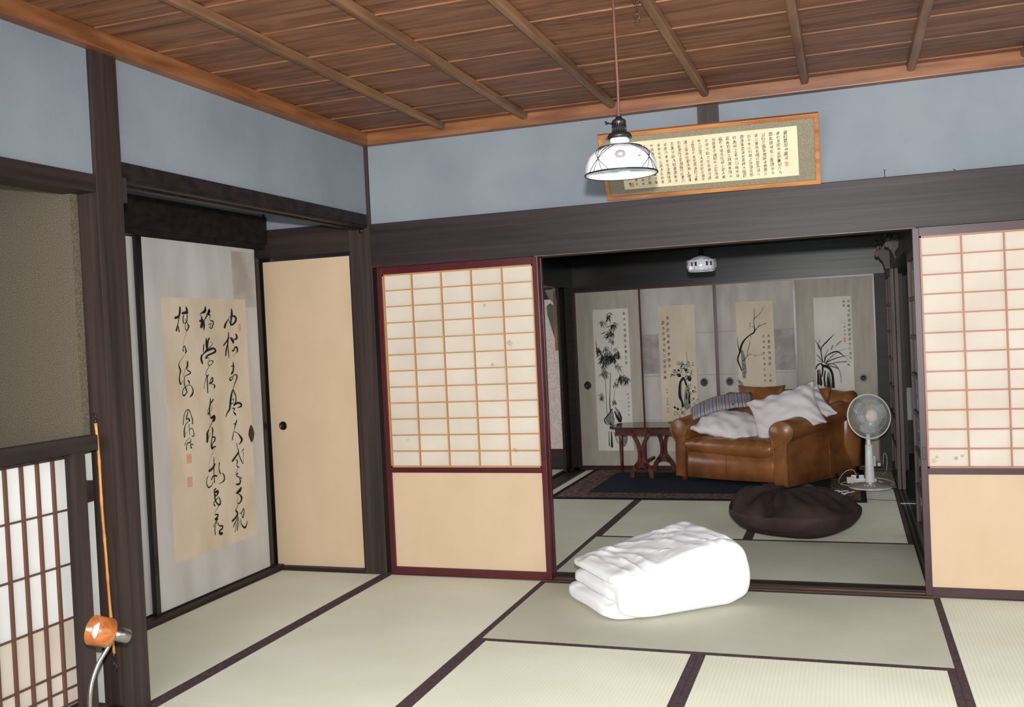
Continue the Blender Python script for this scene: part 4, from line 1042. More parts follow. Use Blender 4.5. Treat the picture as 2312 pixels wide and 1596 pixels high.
bm = bmesh.new()
for k in range(1, 25):
    y = -2.249 - .0665 * k
    if y < -3.86: break
    box(bm, sub2((-.066, y - .0048, .118)), sub2((-.055, y + .0048, .978)))
for z in (.797, .608, .420, .245, .182, .128): box(bm, sub2((-.064, -3.87, z - .003)), sub2((-.057, -2.249, z + .003)))
lowl = plain('brown_lattice_wood', srgb(98, 66, 52), .55, .3); finish('lattice', bm, lowl, e)
bm = bmesh.new(); box(bm, sub2((-.0690, -3.87, .42)), sub2((-.0664, -2.249, .98))); box(bm, sub2((-.0690, -3.87, .118)), sub2((-.0664, -2.249, .42)), 1)
whitepaper = mottled('white_paper', srgb(214, 212, 208), srgb(226, 224, 220), (4, 4, 4), .85, .1); finish('paper', bm, [whitepaper, shoji_paper], e)
tag(e, 'low paper lattice screen standing behind the stair railing at the left edge', 'shoji screen')
struct('wall_stairwell', (-.96, -5.2, -.1), (-.90, -2.10, 2.5), sand, 'sandy olive plaster wall of the stairwell', 'wall')
struct('wall_stairwell_end', (-.90, -2.14, .98), (-.088, -2.03, 2.5), sand, 'sandy plaster end wall of the stairwell', 'wall')
struct('wall_stairwell_low', (-.90, -2.10, -.1), (-.088, -2.03, .98), white_board, 'whitish lower end wall of the stairwell seen through the gap', 'wall')
# bamboo rod with wire hooks on the post
bm = bmesh.new()
y0, z0_, y1, z1_ = -2.116, 1.085, -2.116, .245
L = []
x0r, x1r = -.050, -.027
n = 36
for i in range(n + 1):
    t = i / n
    L.append(((x0r + (x1r - x0r) * t) + .0015 * sin(t * 9), y0 + .0015 * sin(t * 14), z0_ + (z1_ - z0_) * t))
rr_ = [.0052 + (.0012 if i % 6 == 0 else 0) for i in range(n + 1)]
e = empty('bamboo_rod', (-.035, -2.116, .25))
def shift(bm, o):
    for v in bm.verts: v.co -= Vector(o)
bm = bmesh.new(); tube(bm, L, rr_, 10); shift(bm, e.location)
rodm = mottled('golden_bamboo', srgb(168, 110, 50), srgb(206, 150, 80), (40, 40, 6), .4, .4); finish('rod', bm, rodm, e)
bm = bmesh.new()
tube(bm, [(x0r, y0, z0_), (x0r - .001, y0, z0_ + .018), (x0r + .006, y0 - .004, z0_ + .030), (x0r, y0 - .006, z0_ + .036), (x0r - .006, y0, z0_ + .028)], .0022, 6); tube(bm, [(x0r, y0, z0_ - .002), (x0r, y0, z0_ + .016)], .0055, 8)
shift(bm, e.location); finish('top_hook', bm, iron, e)
bm = bmesh.new()
tube(bm, [(x1r, y1, z1_ + .004), (x1r, y1, z1_ - .020)], [.0056, .003], 8)
tube(bm, [(x1r, y1, z1_ - .018), (x1r + .002, y1, z1_ - .034), (x1r + .012, y1, z1_ - .044), (x1r + .014, y1, z1_ - .058), (x1r + .008, y1, z1_ - .066)], .0017, 6)
tube(bm, [(x1r, y1, z1_ - .030), (x1r - .007, y1, z1_ - .046), (x1r - .006, y1, z1_ - .058)], .0015, 6)
shift(bm, e.location); finish('bottom_hook', bm, iron, e)
tag(e, 'thin golden bamboo rod with wire hooks hanging against the tall post', 'rod')

# gooseneck spotlight
hc = Vector((.20, -2.413, .432)); ax = Vector((-.30, -.70, .34)).normalized()
e = empty('gooseneck_lamp', (.26, -2.60, 0.002)); O = e.location.copy()
Mh = Matrix.Translation(hc) @ ax.to_track_quat('Z', 'Y').to_matrix().to_4x4()
bm = bmesh.new()
lathe(bm, [(.020, -.030), (.046, -.030), (.0475, -.026), (.0475, .030), (.045, .032), (.043, .030), (.043, -.018), (.020, -.020)], 40, 0, Mh)
shift(bm, O); orange = mottled('orange_veneer', srgb(150, 84, 36), srgb(190, 114, 56), (30, 30, 30), .3, .4, detail=4, coat=.3); finish('lamp_shade', bm, orange, e)
bm = bmesh.new()
lathe(bm, [(0, .027), (.014, .025), (.026, .017), (.032, .003), (.030, -.010), (.020, -.022), (0, -.024)], 28, 0, Mh); shift(bm, O); finish('light_bulb', bm, bulbm, e)
bm = bmesh.new()
lathe(bm, [(0, -.098), (.021, -.098), (.0235, -.095), (.0235, -.030), (0, -.028)], 28, 0, Mh); shift(bm, O); finish('lamp_holder', bm, steel, e)
bm = bmesh.new()
j0 = hc - ax * .040 + Vector((0, 0, -.018))
gp = [j0 + Vector(v) for v in ((0, 0, 0), (-.012, -.014, -.030), (-.026, -.040, -.070), (-.034, -.062, -.120), (-.036, -.074, -.170), (-.036, -.080, -.25), (-.036, -.082, -.39))]
gl = [Vector(q) for q in smooth_line([tuple(g) for g in gp], 14)]
tube(bm, gl, [.0062 + .0009 * (i % 2) for i in range(len(gl))], 10); shift(bm, O); finish('gooseneck', bm, steel, e)
bm = bmesh.new()
bx_, by_ = gl[-1].x, gl[-1].y
lathe(bm, [(0, .030), (.010, .030), (.012, .018), (.070, .014), (.075, .008), (.075, .0), (0, .0)], 40, 0, Matrix.Translation((bx_, by_, .002))); shift(bm, O); finish('base', bm, steel, e)
tag(e, 'gooseneck spotlight with an orange wooden shade in the bottom left corner', 'lamp')

# ------------------------------------------------------------------ folded futon
def disp(v, amp, sc, seed): return noise.noise(Vector(v) * sc + Vector((seed, seed * 2, seed * 3))) * amp
e_u = Vector((.774, .633, 0)); e_v = Vector((-.633, .774, 0))   # along the roll, and away from the camera
F0 = Vector((1.505, -.690, 0.0))
# the quilt is folded in three layers; each layer is a rounded slab, wrapped by the fold along the front and the right end
bm = bmesh.new()
def spow(x, e): return math.copysign(abs(x) ** e, x)
def slab(u0, u1, v0, v1, z0, z1, eu, ev, NUa, NVa, seed, top=0.0):
    # superellipsoid block; z0, z1 are functions of u
    rows = []
    for i in range(NVa + 1):
        ph = -pi / 2 + pi * i / NVa; row = []
        for k in range(NUa):
            th_ = 2 * pi * k / NUa
            x = spow(cos(ph), ev) * spow(cos(th_), eu); y = spow(cos(ph), ev) * spow(sin(th_), eu); z = spow(sin(ph), ev)
            uu = (u0 + u1) / 2 + (u1 - u0) / 2 * x; vv = (v0 + v1) / 2 + (v1 - v0) / 2 * y
            a_, b_ = z0(uu, vv), z1(uu, vv); zz = (a_ + b_) / 2 + (b_ - a_) / 2 * z
            nrm = max(0, z)
            if top:
                ph2 = 74 * uu + 22 * vv + 6 * noise.noise(Vector((uu * 5, vv * 3.5, 1.3)))
                m_ = .35 + .9 * abs(noise.noise(Vector((uu * 4.2, vv * 4.2, 7))))
                zz += top * nrm * m_ * ((1 - abs(sin(ph2 * .5))) ** 1.5 - .35) * max(0, 1 - ((uu - .34) / .36) ** 4)
            P = F0 + e_u * uu + e_v * vv + Vector((0, 0, zz))
            dd = noise.noise_vector(P * 8 + Vector((seed, seed, seed))) * .009 + noise.noise_vector(P * 19 + Vector((seed, 0, seed))) * .0035
            P += dd * min(1, max(0, zz) / .03)
            P.z = max(P.z, .0012)
            row.append(bm.verts.new(P))
        rows.append(row)
    for i in range(NVa):
        for k in range(NUa):
            f = bm.faces.new((rows[i][k], rows[i][(k + 1) % NUa], rows[i + 1][(k + 1) % NUa], rows[i + 1][k])); f.smooth = True
def HT(u, v): return .218 + .115 * max(0, min(1, (u + .02) / .62)) ** 1.1 - .05 * max(0, (u - .60) / .12) ** 2 - .03 * max(0, (v - .42) / .18)
C_ = lambda k: (lambda u, v: k)
slab(-.020, .66, .02, .600, C_(-.004), lambda u, v: .085, .30, .42, 160, 30, 1)
slab(.004, .66, .02, .560, lambda u, v: .074, lambda u, v: .158, .30, .50, 160, 30, 2)
slab(.012, .70, .00, .575, lambda u, v: .150, HT, .26, .55, 320, 110, 3, top=.017)
slab(.34, .725, -.010, .585, C_(0), lambda u, v: HT(u, v) + .001, .42, .52, 220, 70, 4, top=.012)
slab(.018, .71, -.022, .240, C_(0), lambda u, v: HT(u, v) - .004, .26, .50, 220, 60, 5, top=.012)
bmesh.ops.remove_doubles(bm, verts=bm.verts, dist=.00005)
bmesh.ops.recalc_face_normals(bm, faces=bm.faces)
o = finish('folded_futon', bm, futon_m, None, smooth=True)
tag(o, 'thick bright white futon quilt folded in layers on the front tatami', 'folded futon')

# ------------------------------------------------------------------ bean bag
bm = bmesh.new(); NR, NA = 44, 96
cx, cy = 2.200, 1.335
rings = []
for i in range(NR + 1):
    t = i / NR
    ph = t * pi
    if t < .5: rr = sin(ph) ** .62; z = .14 * (1 - cos(ph) ** 1.3 if cos(ph) > 0 else 1)
    else:
        s = (t - .5) / .5
        rr = (1 - s ** 2.4) ** .60 if s < 1 else 0; z = .14 + .118 * s ** .78
    ring = []
    for k in range(NA):
        a = 2 * pi * k / NA
        rx, ry = .368, .345
        # a pointed corner to the left-front, seams at four sides
        k4 = 1 + .05 * cos(4 * (a - 3.5)) + .12 * max(0, cos(a - 3.35)) ** 8
        s = max(0, (t - .55) / .45)
        crease = .030 * max(0, cos(a - 3.2)) * s * s + .075 * s * (1 - s) * 4 * noise.noise(Vector((cos(a) * 3.2, sin(a) * 3.2, s * 1.5))) + .018 * s * sin(a * 11 + 3 * noise.noise(Vector((a, s * 3, 0)))) * (1 - s)
        x = cx - .09 * s ** 1.2 + rr * rx * k4 * cos(a); y = cy + .16 * s + rr * ry * k4 * sin(a)
        P = Vector((x, y, z + crease + (disp((x, y, z), .02, 5, 4) if t > .3 else 0)))
        P.z = max(P.z, .0015)
        ring.append(bm.verts.new(P))
    rings.append(ring)
for i in range(NR):
    for k in range(NA):
        f = bm.faces.new((rings[i][k], rings[i][(k + 1) % NA], rings[i + 1][(k + 1) % NA], rings[i + 1][k])); f.smooth = True
bmesh.ops.remove_doubles(bm, verts=bm.verts, dist=.0004)
bmesh.ops.recalc_face_normals(bm, faces=bm.faces)
tag(finish('bean_bag', bm, beanbag_m, None, smooth=True), 'slumped dark brown cloth bean bag on the back room mats', 'bean bag')

# ------------------------------------------------------------------ rug
def rug():
    x0, x1, y0, y1 = .215, 2.62, 2.44, 3.985
    bm = bmesh.new(); box(bm, (x0, y0, .0015), (x1, y1, .010), 0)
    bd = .040; box(bm, (x0 + bd, y0 + bd, .002), (x1 - bd, y1 - bd, .0104), 1)
    bi = .26; box(bm, (x0 + bi, y0 + bi, .002), (x1 - bi, y1 - bi * .75, .0108), 2)
    navy = mottled('navy_pile', srgb(20, 26, 34), srgb(30, 38, 48), (200, 200, 200), .95, .1)
    blue = mottled('blue_pile', srgb(38, 45, 54), srgb(50, 59, 70), (90, 90, 90), .95, .1)
    brn = mottled('brown_patterned_pile', srgb(96, 70, 64), srgb(132, 106, 90), (30, 30, 30), .95, .1, detail=2, lo=.45, hi=.56)
    return tag(finish('rug', bm, [navy, brn, blue]), 'dark blue rug with a brown patterned border under the sofa', 'rug')
rug()

# ------------------------------------------------------------------ sofa
L0, R0, LB, RB = Vector((1.075, 3.365)), Vector((2.105, 2.955)), Vector((1.46, 3.965)), Vector((2.655, 3.81))
WN, DN = 1.06, .92
def plan(v):
    s, t = v.x / WN, v.y / DN
    p = (L0 * (1 - s) + R0 * s) * (1 - t) + (LB * (1 - s) + RB * s) * t
    bl = .07 * 4 * max(0, s * (1 - s)) * (1 - t)
    p = p + Vector((-.37, -.93)) * bl
    return Vector((p.x, p.y, v.z))
SO = Vector((1.85, 3.55, 0.0108))
sofa = empty('sofa', SO)
def sfin(name, bm, m=leather, smooth=True, sub_=0):
    for v in bm.verts: v.co = plan(v.co) - SO + Vector((0, 0, .0108))
    o = finish(name, bm, m, sofa, smooth=smooth)
    if sub_: md = o.modifiers.new('s', 'SUBSURF'); md.levels = sub_; md.render_levels = sub_
    return o
def grid_loft(bm, secs, cap=True):
    rs = [[bm.verts.new(p) for p in s] for s in secs]
    n = len(rs[0])
    for a, b in zip(rs, rs[1:]):
        for j in range(n):
            f = bm.faces.new((a[j], a[(j + 1) % n], b[(j + 1) % n], b[j])); f.smooth = True
    if cap:
        bm.faces.new(rs[0][::-1]); bm.faces.new(rs[-1])
    bmesh.ops.recalc_face_normals(bm, faces=bm.faces)
def arm_profile(side, rise):
    c = (.082, .444 + rise); r = .086; zb = .012 if side > 0 else .040
    P = [(.140, zb), (.140, .30), (.150, .375 + rise)]
    for i in range(19):
        a = radians(-32 + i * (262 / 18)); P.append((c[0] + r * cos(a), c[1] + r * sin(a)))
    P += [(.050, .352 + rise), (.048, .30), (.042, zb)]
    if side > 0: P = [(WN - x, z) for x, z in P]
    return P
for side in (-1, 1):
    bm = bmesh.new(); secs = []
    for i in range(16):
        t = i / 15; y = -.02 + t * (.90)
        rise = .125 * t ** 1.1
        P = arm_profile(side, rise)
        if i == 0 : # rounded front lip
            c = (sum(p[0] for p in P) / len(P), sum(p[1] for p in P) / len(P)); P = [(c[0] + (x - c[0]) * .93, c[1] + (z - c[1]) * .97) for x, z in P]
            y = -.026
        if i == 1: y = -.016
        secs.append([Vector((x, y, z)) for x, z in P])
    grid_loft(bm, secs); a = sfin('arm', bm)
    bm = bmesh.new(); P = arm_profile(side, 0)
    tube(bm, [(x, -.022, z) for x, z in P], .0052, 6); P2 = [(x, z) for x, z in P]
    sfin('piping', bm).parent = a



# base skirt
bm = bmesh.new(); secs = []
for i in range(21):
    x = .13 + (WN - .26) * i / 20
    secs.append([Vector((x, y, z)) for y, z in ((-.006, .045), (-.008, .16), (-.004, .255), (.40, .26), (.86, .26), (.86, .045), (.4, .042))])
grid_loft(bm, secs); sfin('base', bm, smooth=False)
for ch in ('seam',):
    bm = bmesh.new(); tube(bm, [(.52, -.010, .072), (.52, -.012, .16), (.52, -.008, .252)], .0022, 6); sfin('seam', bm)
# seat cushion
bm = bmesh.new(); NX, NY = 44, 30
def cush(u, v, top):
    x = .135 + (WN - .27) * u; y = -.045 + .80 * v
    ex = 1 - abs(2 * u - 1) ** 7; ey = 1 - (abs(2 * v - 1) ** 6)
    k = max(0, ex * ey) ** .42
    z = .325 + (.075 if top else -.075 - .050 * u) * k - .010 * u
    if top:
        z += .016 * sin(52 * u + 3 * sin(9 * v)) * max(0, 1 - v / .28) * k * .6 + disp((x, y, 0), .020, 7, 2) * k
        z -= .018 * k * math.exp(-((u - .5) ** 2 + (v - .5) ** 2) * 9)
    if v < .12: z += .018 * sin(60 * u + 20 * v) * (1 - v / .12) * k * (.6 if top else .3)
    return Vector((x, y, z))
top = [[bm.verts.new(cush(i / NX, j / NY, True)) for j in range(NY + 1)] for i in range(NX + 1)]
bot = [[top[i][j] if i in (0, NX) or j in (0, NY) else bm.verts.new(cush(i / NX, j / NY, False)) for j in range(NY + 1)] for i in range(NX + 1)]
for i in range(NX):
    for j in range(NY):
        bm.faces.new((top[i][j], top[i + 1][j], top[i + 1][j + 1], top[i][j + 1])); bm.faces.new((bot[i][j], bot[i][j + 1], bot[i + 1][j + 1], bot[i + 1][j]))
bmesh.ops.recalc_face_normals(bm, faces=bm.faces); sfin('seat_cushion', bm)
# back
bm = bmesh.new(); secs = []
for i in range(33):
    t = i / 32; x = .02 + (WN - .03) * t
    h = .700 + .022 * sin(pi * t) + .0; edge = min(1, min(t / .07, (1 - t) / .035)); h = .55 + (h - .55) * (1 - (1 - edge) ** 2) ** .5
    h += .006 * sin(40 * t)
    secs.append([Vector((x, y, z)) for y, z in ((.70, .26), (.715, .42), (.735, h - .09), (.75, h - .03), (.79, h), (.84, h + .004), (.885, h - .02), (.91, h - .07), (.915, .40), (.915, .07), (.80, .07))])
grid_loft(bm, secs); sfin('backrest', bm)
bm = bmesh.new(); tube(bm, [(WN - .042, .50, .02), (WN - .042, .50, .20), (WN - .050, .50, .36)], .0022, 6); sfin('seam', bm)
for x, y in ((.08, .05), (WN - .09, .12), (.08, .84), (WN - .08, .84)):
    bm = bmesh.new(); lathe(bm, [(0, 0), (.022, 0), (.032, .062), (0, .064)], 16, 0, Matrix.Translation((x, y, .0)))
    sfin('foot', bm, tablewood)
tag(sofa, 'two-seat tan leather sofa with rolled arms standing on the blue rug', 'sofa')

# cushions and pillows
def pillow(name, w, h, t, M, m, seed, label, cat, group=None, wr=.012, pinch=.12, sag=None):
    bm = bmesh.new(); n = 40
    def P(u, v, s):
        a, b = 2 * u - 1, 2 * v - 1
        k = (max(0, 1 - abs(a) ** 2.6) * max(0, 1 - abs(b) ** 2.6)) ** .55
        x = a * w / 2 * (1 - pinch * (1 - b * b) * abs(a) ** 2); y = b * h / 2 * (1 - pinch * (1 - a * a) * abs(b) ** 2)
        z = s * t / 2 * k
        edge = min(1, 3 * k)
        z += wr * edge * (noise.noise(Vector((x * 9 + seed, y * 4, s))) + .7 * noise.noise(Vector((x * 5 + y * 12, y * 6 - x * 8, seed))))
        z += wr * .8 * (1 - k) * sin(14 * (a + b * .6) + seed) * (k > 0)
        return Vector((x, y, z + disp((x, y, 0), .02, 3, seed)))
    T = [[bm.verts.new(P(i / n, j / n, 1)) for j in range(n + 1)] for i in range(n + 1)]
    B = [[T[i][j] if i in (0, n) or j in (0, n) else bm.verts.new(P(i / n, j / n, -1)) for j in range(n + 1)] for i in range(n + 1)]
    for i in range(n):
        for j in range(n):
            bm.faces.new((T[i][j], T[i + 1][j], T[i + 1][j + 1], T[i][j + 1])); bm.faces.new((B[i][j], B[i][j + 1], B[i + 1][j + 1], B[i + 1][j]))
    bmesh.ops.recalc_face_normals(bm, faces=bm.faces)
    for v in bm.verts: v.co = M @ v.co
    return tag(finish(name, bm, m, None, smooth=True), label, cat, group)
def TR(x, y, z, rx=0, ry=0, rz=0): return Matrix.Translation((x, y, z)) @ Matrix.Rotation(rz, 4, 'Z') @ Matrix.Rotation(rx, 4, 'X') @ Matrix.Rotation(ry, 4, 'Y')
R_ = radians
def INP(M, a): return M @ Matrix.Rotation(a, 4, 'Z')
pillow('leather_cushion', .42, .33, .13, TR(1.795, 3.66, .635, R_(68), R_(1), R_(-14)), leather, 1.0, 'square tan leather cushion standing at the left of the sofa back', 'cushion', wr=.006)
pillow('leather_cushion', .44, .34, .11, TR(2.17, 3.64, .600, R_(66), R_(-3), R_(-6)), leather, 2.0, 'tan leather cushion mostly hidden behind the raised white pillow', 'cushion', wr=.006)
pillow('pillow', .62, .40, .15, INP(TR(1.575, 3.36, .480, R_(26), R_(8), R_(-18)), R_(-6)), cotton, 3.0, 'off-white pillow lying at the left of the seat below the striped towel', 'pillow', wr=.020)
pillow('pillow', .58, .42, .16, INP(TR(2.030, 3.27, .590, R_(58), R_(0), R_(-10)), R_(20)), cotton, 4.0, 'off-white pillow propped high and slanting across the sofa', 'pillow', wr=.024)
pillow('pillow', .54, .36, .14, INP(TR(2.12, 3.40, .575, R_(44), R_(0), R_(-6)), R_(30)), cotton, 5.5, 'off-white pillow tucked under the propped pillow by the right arm', 'pillow', wr=.020)

# striped folded towel over the left arm
def striped():
    m, t, b = nmat('striped_towelling', .9, .1)
    tc = N(t, 'ShaderNodeTexCoord'); sp = N(t, 'ShaderNodeSeparateXYZ'); t.links.new(tc.outputs['UV'], sp.inputs[0])
    a = N(t, 'ShaderNodeMath', operation='FRACT'); mu = N(t, 'ShaderNodeMath', operation='MULTIPLY'); mu.inputs[1].default_value = 5.0
    t.links.new(sp.outputs[0], mu.inputs[0]); t.links.new(mu.outputs[0], a.inputs[0])
    r = N(t, 'ShaderNodeValToRGB'); r.color_ramp.interpolation = 'CONSTANT'
    cr = r.color_ramp.elements; colsx = [(0, (160, 154, 162)), (.16, (124, 104, 112)), (.24, (172, 168, 172)), (.36, (176, 116, 110)), (.42, (160, 154, 164)), (.58, (120, 140, 156)), (.68, (168, 162, 168)), (.84, (100, 92, 108)), (.90, (160, 154, 160))]
    cr[0].color = srgb(*colsx[0][1]); cr[1].position = colsx[1][0]; cr[1].color = srgb(*colsx[1][1])
    for p, c in colsx[2:]: q = cr.new(p); q.color = srgb(*c)
    t.links.new(a.outputs[0], r.inputs[0]); t.links.new(r.outputs[0], b.inputs['Base Color'])
    return m
bm = bmesh.new(); n1, n2 = 40, 16
uvl = bm.loops.layers.uv.new('uv')
def tw(u, v, s):
    # rests on the left pillow and runs down over the left arm
    x = -.27 + .54 * u; y = -.13 + .26 * v
    k = (max(0, 1 - abs(2 * u - 1) ** 8) * max(0, 1 - abs(2 * v - 1) ** 6)) ** .5
    z = s * .026 * k + .045 * sin(pi * u) * .6 - .05 * (1 - u) ** 2 + .008 * noise.noise(Vector((x * 9, y * 9, 2)))
    return Vector((x, y, z))
MT = TR(1.480, 3.49, .645, R_(20), R_(-8), R_(8))
T = [[bm.verts.new(MT @ tw(i / n1, j / n2, 1)) for j in range(n2 + 1)] for i in range(n1 + 1)]
B = [[T[i][j] if i in (0, n1) or j in (0, n2) else bm.verts.new(MT @ tw(i / n1, j / n2, -1)) for j in range(n2 + 1)] for i in range(n1 + 1)]
for i in range(n1):
    for j in range(n2):
        for q, idx in (((T[i][j], T[i + 1][j], T[i + 1][j + 1], T[i][j + 1]), 0), ((B[i][j], B[i][j + 1], B[i + 1][j + 1], B[i + 1][j]), 1)):
            f = bm.faces.new(q); f.smooth = True
            uvs = ((i, j), (i + 1, j), (i + 1, j + 1), (i, j + 1)) if idx == 0 else ((i, j), (i, j + 1), (i + 1, j + 1), (i + 1, j))
            for lp, (p, q2) in zip(f.loops, uvs): lp[uvl].uv = (p / n1, q2 / n2)
bmesh.ops.recalc_face_normals(bm, faces=bm.faces)
tag(finish('folded_towel', bm, striped(), None), 'multicoloured striped folded towel draped between the left pillow and sofa arm', 'towel')
bm = bmesh.new()
for s in (0, 1, 2):
    a = MT @ Vector((.10, -.118 + .004 * s, .034 - .016 * s)); b = MT @ Vector((.262, .11 + .004 * s, .014 - .014 * s))
    tube(bm, [a, (a + b) / 2 + Vector((0, 0, .004)), b], .0075, 7)
darkband = mottled('charcoal_knit', srgb(58, 54, 66), srgb(92, 86, 98), (200, 200, 200), .9, .1)
tag(finish('folded_scarf', bm, darkband), 'charcoal striped band folded along the right end of the striped towel', 'scarf')

# ------------------------------------------------------------------ gateleg table
tb = empty('gateleg_table', (.845, 3.70, .0112)); TO = tb.location.copy()
ta = R_(-4)
def tfin(n, bm, m, **k):
    for v in bm.verts: v.co = Matrix.Rotation(ta, 3, 'Z') @ v.co
    return finish(n, bm, m, tb, **k)
bm = bmesh.new()
pts = []
for i in range(40):
    a = 2 * pi * i / 40; c, s = cos(a), sin(a)
    pts.append((.385 * math.copysign(abs(c) ** .55, c), .25 * math.copysign(abs(s) ** .55, s)))
prism(bm, pts, .430, .446, 'z'); bmesh.ops.bevel(bm, geom=[q for q in bm.edges if abs(q.verts[0].co.z - q.verts[1].co.z) < 1e-5], offset=.004, segments=2, affect='EDGES')
tfin('tabletop', bm, tabletop)
def lyre(cy_, cx_):
    # X-shaped lyre trestle: two mirrored S-curves meeting at the waist, broad feet
    bm = bmesh.new()
    for s in (-1, 1):
        c = [(.078, .425, .030), (.070, .385, .030), (.044, .340, .030), (.022, .285, .034), (.010, .215, .040), (.020, .150, .036), (.050, .105, .040), (.080, .060, .040), (.086, .012, .034)]
        L = smooth_line(c, 5); le, ri = [], []
        for i, (x, z, w) in enumerate(L):
            a = L[max(i - 1, 0)]; b = L[min(i + 1, len(L) - 1)]; dx, dz = b[0] - a[0], b[1] - a[1]; l = math.hypot(dx, dz)
            nx, nz = -dz / l, dx / l; le.append((x + nx * w / 2, z + nz * w / 2)); ri.append((x - nx * w / 2, z - nz * w / 2))
        for i in range(len(L) - 1):
            q = [le[i], le[i + 1], ri[i + 1], ri[i]]
            prism(bm, [(cx_ + s * x, z) for x, z in q], cy_ - .010, cy_ + .010, 'y')
    prism(bm, [(cx_ - .10, .43), (cx_ + .10, .43), (cx_ + .10, .395), (cx_ + .06, .400), (cx_ + .03, .372), (cx_ - .03, .372), (cx_ - .06, .400), (cx_ - .10, .395)], cy_ - .010, cy_ + .010, 'y')
    arch = [(cx_ - .10, .035)] + [(cx_ + .10 * -cos(pi * i / 10), .035 + .07 * sin(pi * i / 10)) for i in range(11)]
    prism(bm, [(cx_ - .07, .105), (cx_ - .05, .13), (cx_ + .05, .13), (cx_ + .07, .105), (cx_ + .05, .075), (cx_, .09), (cx_ - .05, .075)], cy_ - .010, cy_ + .010, 'y')
    for s in (-1, 1): prism(bm, [(cx_ + s * .062, .05), (cx_ + s * .105, .05), (cx_ + s * .108, .0), (cx_ + s * .075, .0)], cy_ - .014, cy_ + .014, 'y')
    tfin('lyre_support', bm, tablewood)
lyre(-.235, -.055); lyre(.20, .035)
bm = bmesh.new(); box(bm, (-.07, -.22, .11), (-.045, .19, .135)); box(bm, (-.30, -.20, .37), (.30, .20, .43)); tfin('under_frame', bm, tablewood)
for x, y in ((-.315, .02), (.30, .02)):
    bm = bmesh.new(); lathe(bm, [(0, 0), (.013, 0), (.016, .12), (.020, .30), (.022, .37), (0, .43)], 14, 0, Matrix.Translation((x, y, 0))); tfin('leg', bm, tablewood)
tag(tb, 'low dark mahogany table with lyre-shaped supports beside the sofa', 'table')
bm = bmesh.new(); lathe(bm, [(0, .002), (.040, .002), (.050, .010), (.085, .024), (.088, .028), (.080, .026), (.045, .014), (0, .012)], 28, 0, Matrix.Translation((1.075, 3.62, .4585)))
tag(finish('dish', bm, blacklacquer), 'shallow black dish on the dark table next to the sofa arm', 'dish')

# ------------------------------------------------------------------ electric fan
FX, FY = 2.655, 3.04
fan = empty('electric_fan', (FX, FY, .0115))
bm = bmesh.new(); lathe(bm, [(0, .045), (.040, .045), (.055, .038), (.128, .026), (.151, .018), (.156, .010), (.154, .0), (0, 0)], 56); 
silver = plain('pinkish_silver_plastic', srgb(176, 158, 156), .3, .5, metal=.2); base_o = finish('base', bm, silver, fan)
bm = bmesh.new(); Rn = ringpts(.155, .006, 56); tube(bm, Rn, .0045, 8, cap=False); finish('base_rim', bm, white_plastic, base_o)
for k in range(4):
    bm = bmesh.new(); a = radians(-112 + 12 * k); lathe(bm, [(0, .006), (.006, .005), (.007, 0)], 12, 0, Matrix.Translation((.112 * cos(a) + .0, .112 * sin(a), .030))); finish('button', bm, white_plastic, base_o)
bm = bmesh.new(); lathe(bm, [(0, .062), (.010, .062), (.012, .040)], 12, 0, Matrix.Translation((.0, -.062, -.010))); finish('timer_knob', bm, white_plastic, base_o)
bm = bmesh.new(); lathe(bm, [(.037, .040), (.034, .12), (.029, .26), (.0265, .335), (.020, .338), (0, .338)], 28); finish('stand_column', bm, white_plastic, fan)
bm = bmesh.new(); lathe(bm, [(.016, .33), (.0155, .47), (0, .472)], 20); finish('inner_pole', bm, white_plastic, fan)
hd = Vector((.40, -.90, .15)).normalized(); HC = Vector((.010, -.045, .560))
Mf = Matrix.Translation(HC) @ hd.to_track_quat('Z', 'Y').to_matrix().to_4x4()
bm = bmesh.new(); lathe(bm, [(0, -.13), (.035, -.125), (.050, -.10), (.055, -.04), (.045, -.025), (0, -.02)], 28, 0, Mf); tube(bm, [Vector((0, 0, .462)), HC - hd * .075], [.020, .022], 14); finish('motor_housing', bm, white_plastic, fan)
RG = .170
def fr(r, z, n=72): return [Mf @ Vector((r * cos(2 * pi * k / n), r * sin(2 * pi * k / n), z)) for k in range(n + 1)]
bm = bmesh.new(); tube(bm, fr(RG, .0), .0055, 8, cap=False); finish('guard_rim', bm, white_plastic, fan)
bm = bmesh.new()
NW = 130
for k in range(NW):
    a = 2 * pi * k / NW; pts = []
    for i in range(6):
        t = i / 5; r = .040 + (RG - .040) * t; tw_ = .5 * t
        pts.append(Mf @ Vector((r * cos(a + tw_), r * sin(a + tw_), .052 - .048 * t ** 2.4)))
    tube(bm, pts, .00085, 4, cap=False)
for r, z in ((.08, .049), (.12, .038)): tube(bm, fr(r, z, 48), .0010, 4, cap=False)
finish('front_guard', bm, white_plastic, fan)
bm = bmesh.new()
for k in range(60):
    a = 2 * pi * k / 60; tube(bm, [Mf @ Vector((r * cos(a), r * sin(a), z)) for r, z in ((.05, -.038), (.10, -.040), (.145, -.030), (RG, -.004))], .0009, 4, cap=False)
finish('rear_guard', bm, white_plastic, fan)
bm = bmesh.new(); lathe(bm, [(0, .060), (.040, .057), (.048, .052), (.048, .046), (0, .046)], 32, 0, Mf)
hubm = plain('pale_pink_hub', srgb(226, 206, 200), .3, .5); finish('hub_cap', bm, hubm, fan)
bm = bmesh.new(); lathe(bm, [(0, .030), (.028, .028), (.030, -.012), (0, -.014)], 20, 0, Mf)
bladem = nmat('translucent_blade', .25, .5)[0]; bladem.node_tree.nodes['Principled BSDF'].inputs['Base Color'].default_value = srgb(186, 184, 182); bladem.node_tree.nodes['Principled BSDF'].inputs['Transmission Weight'].default_value = .45
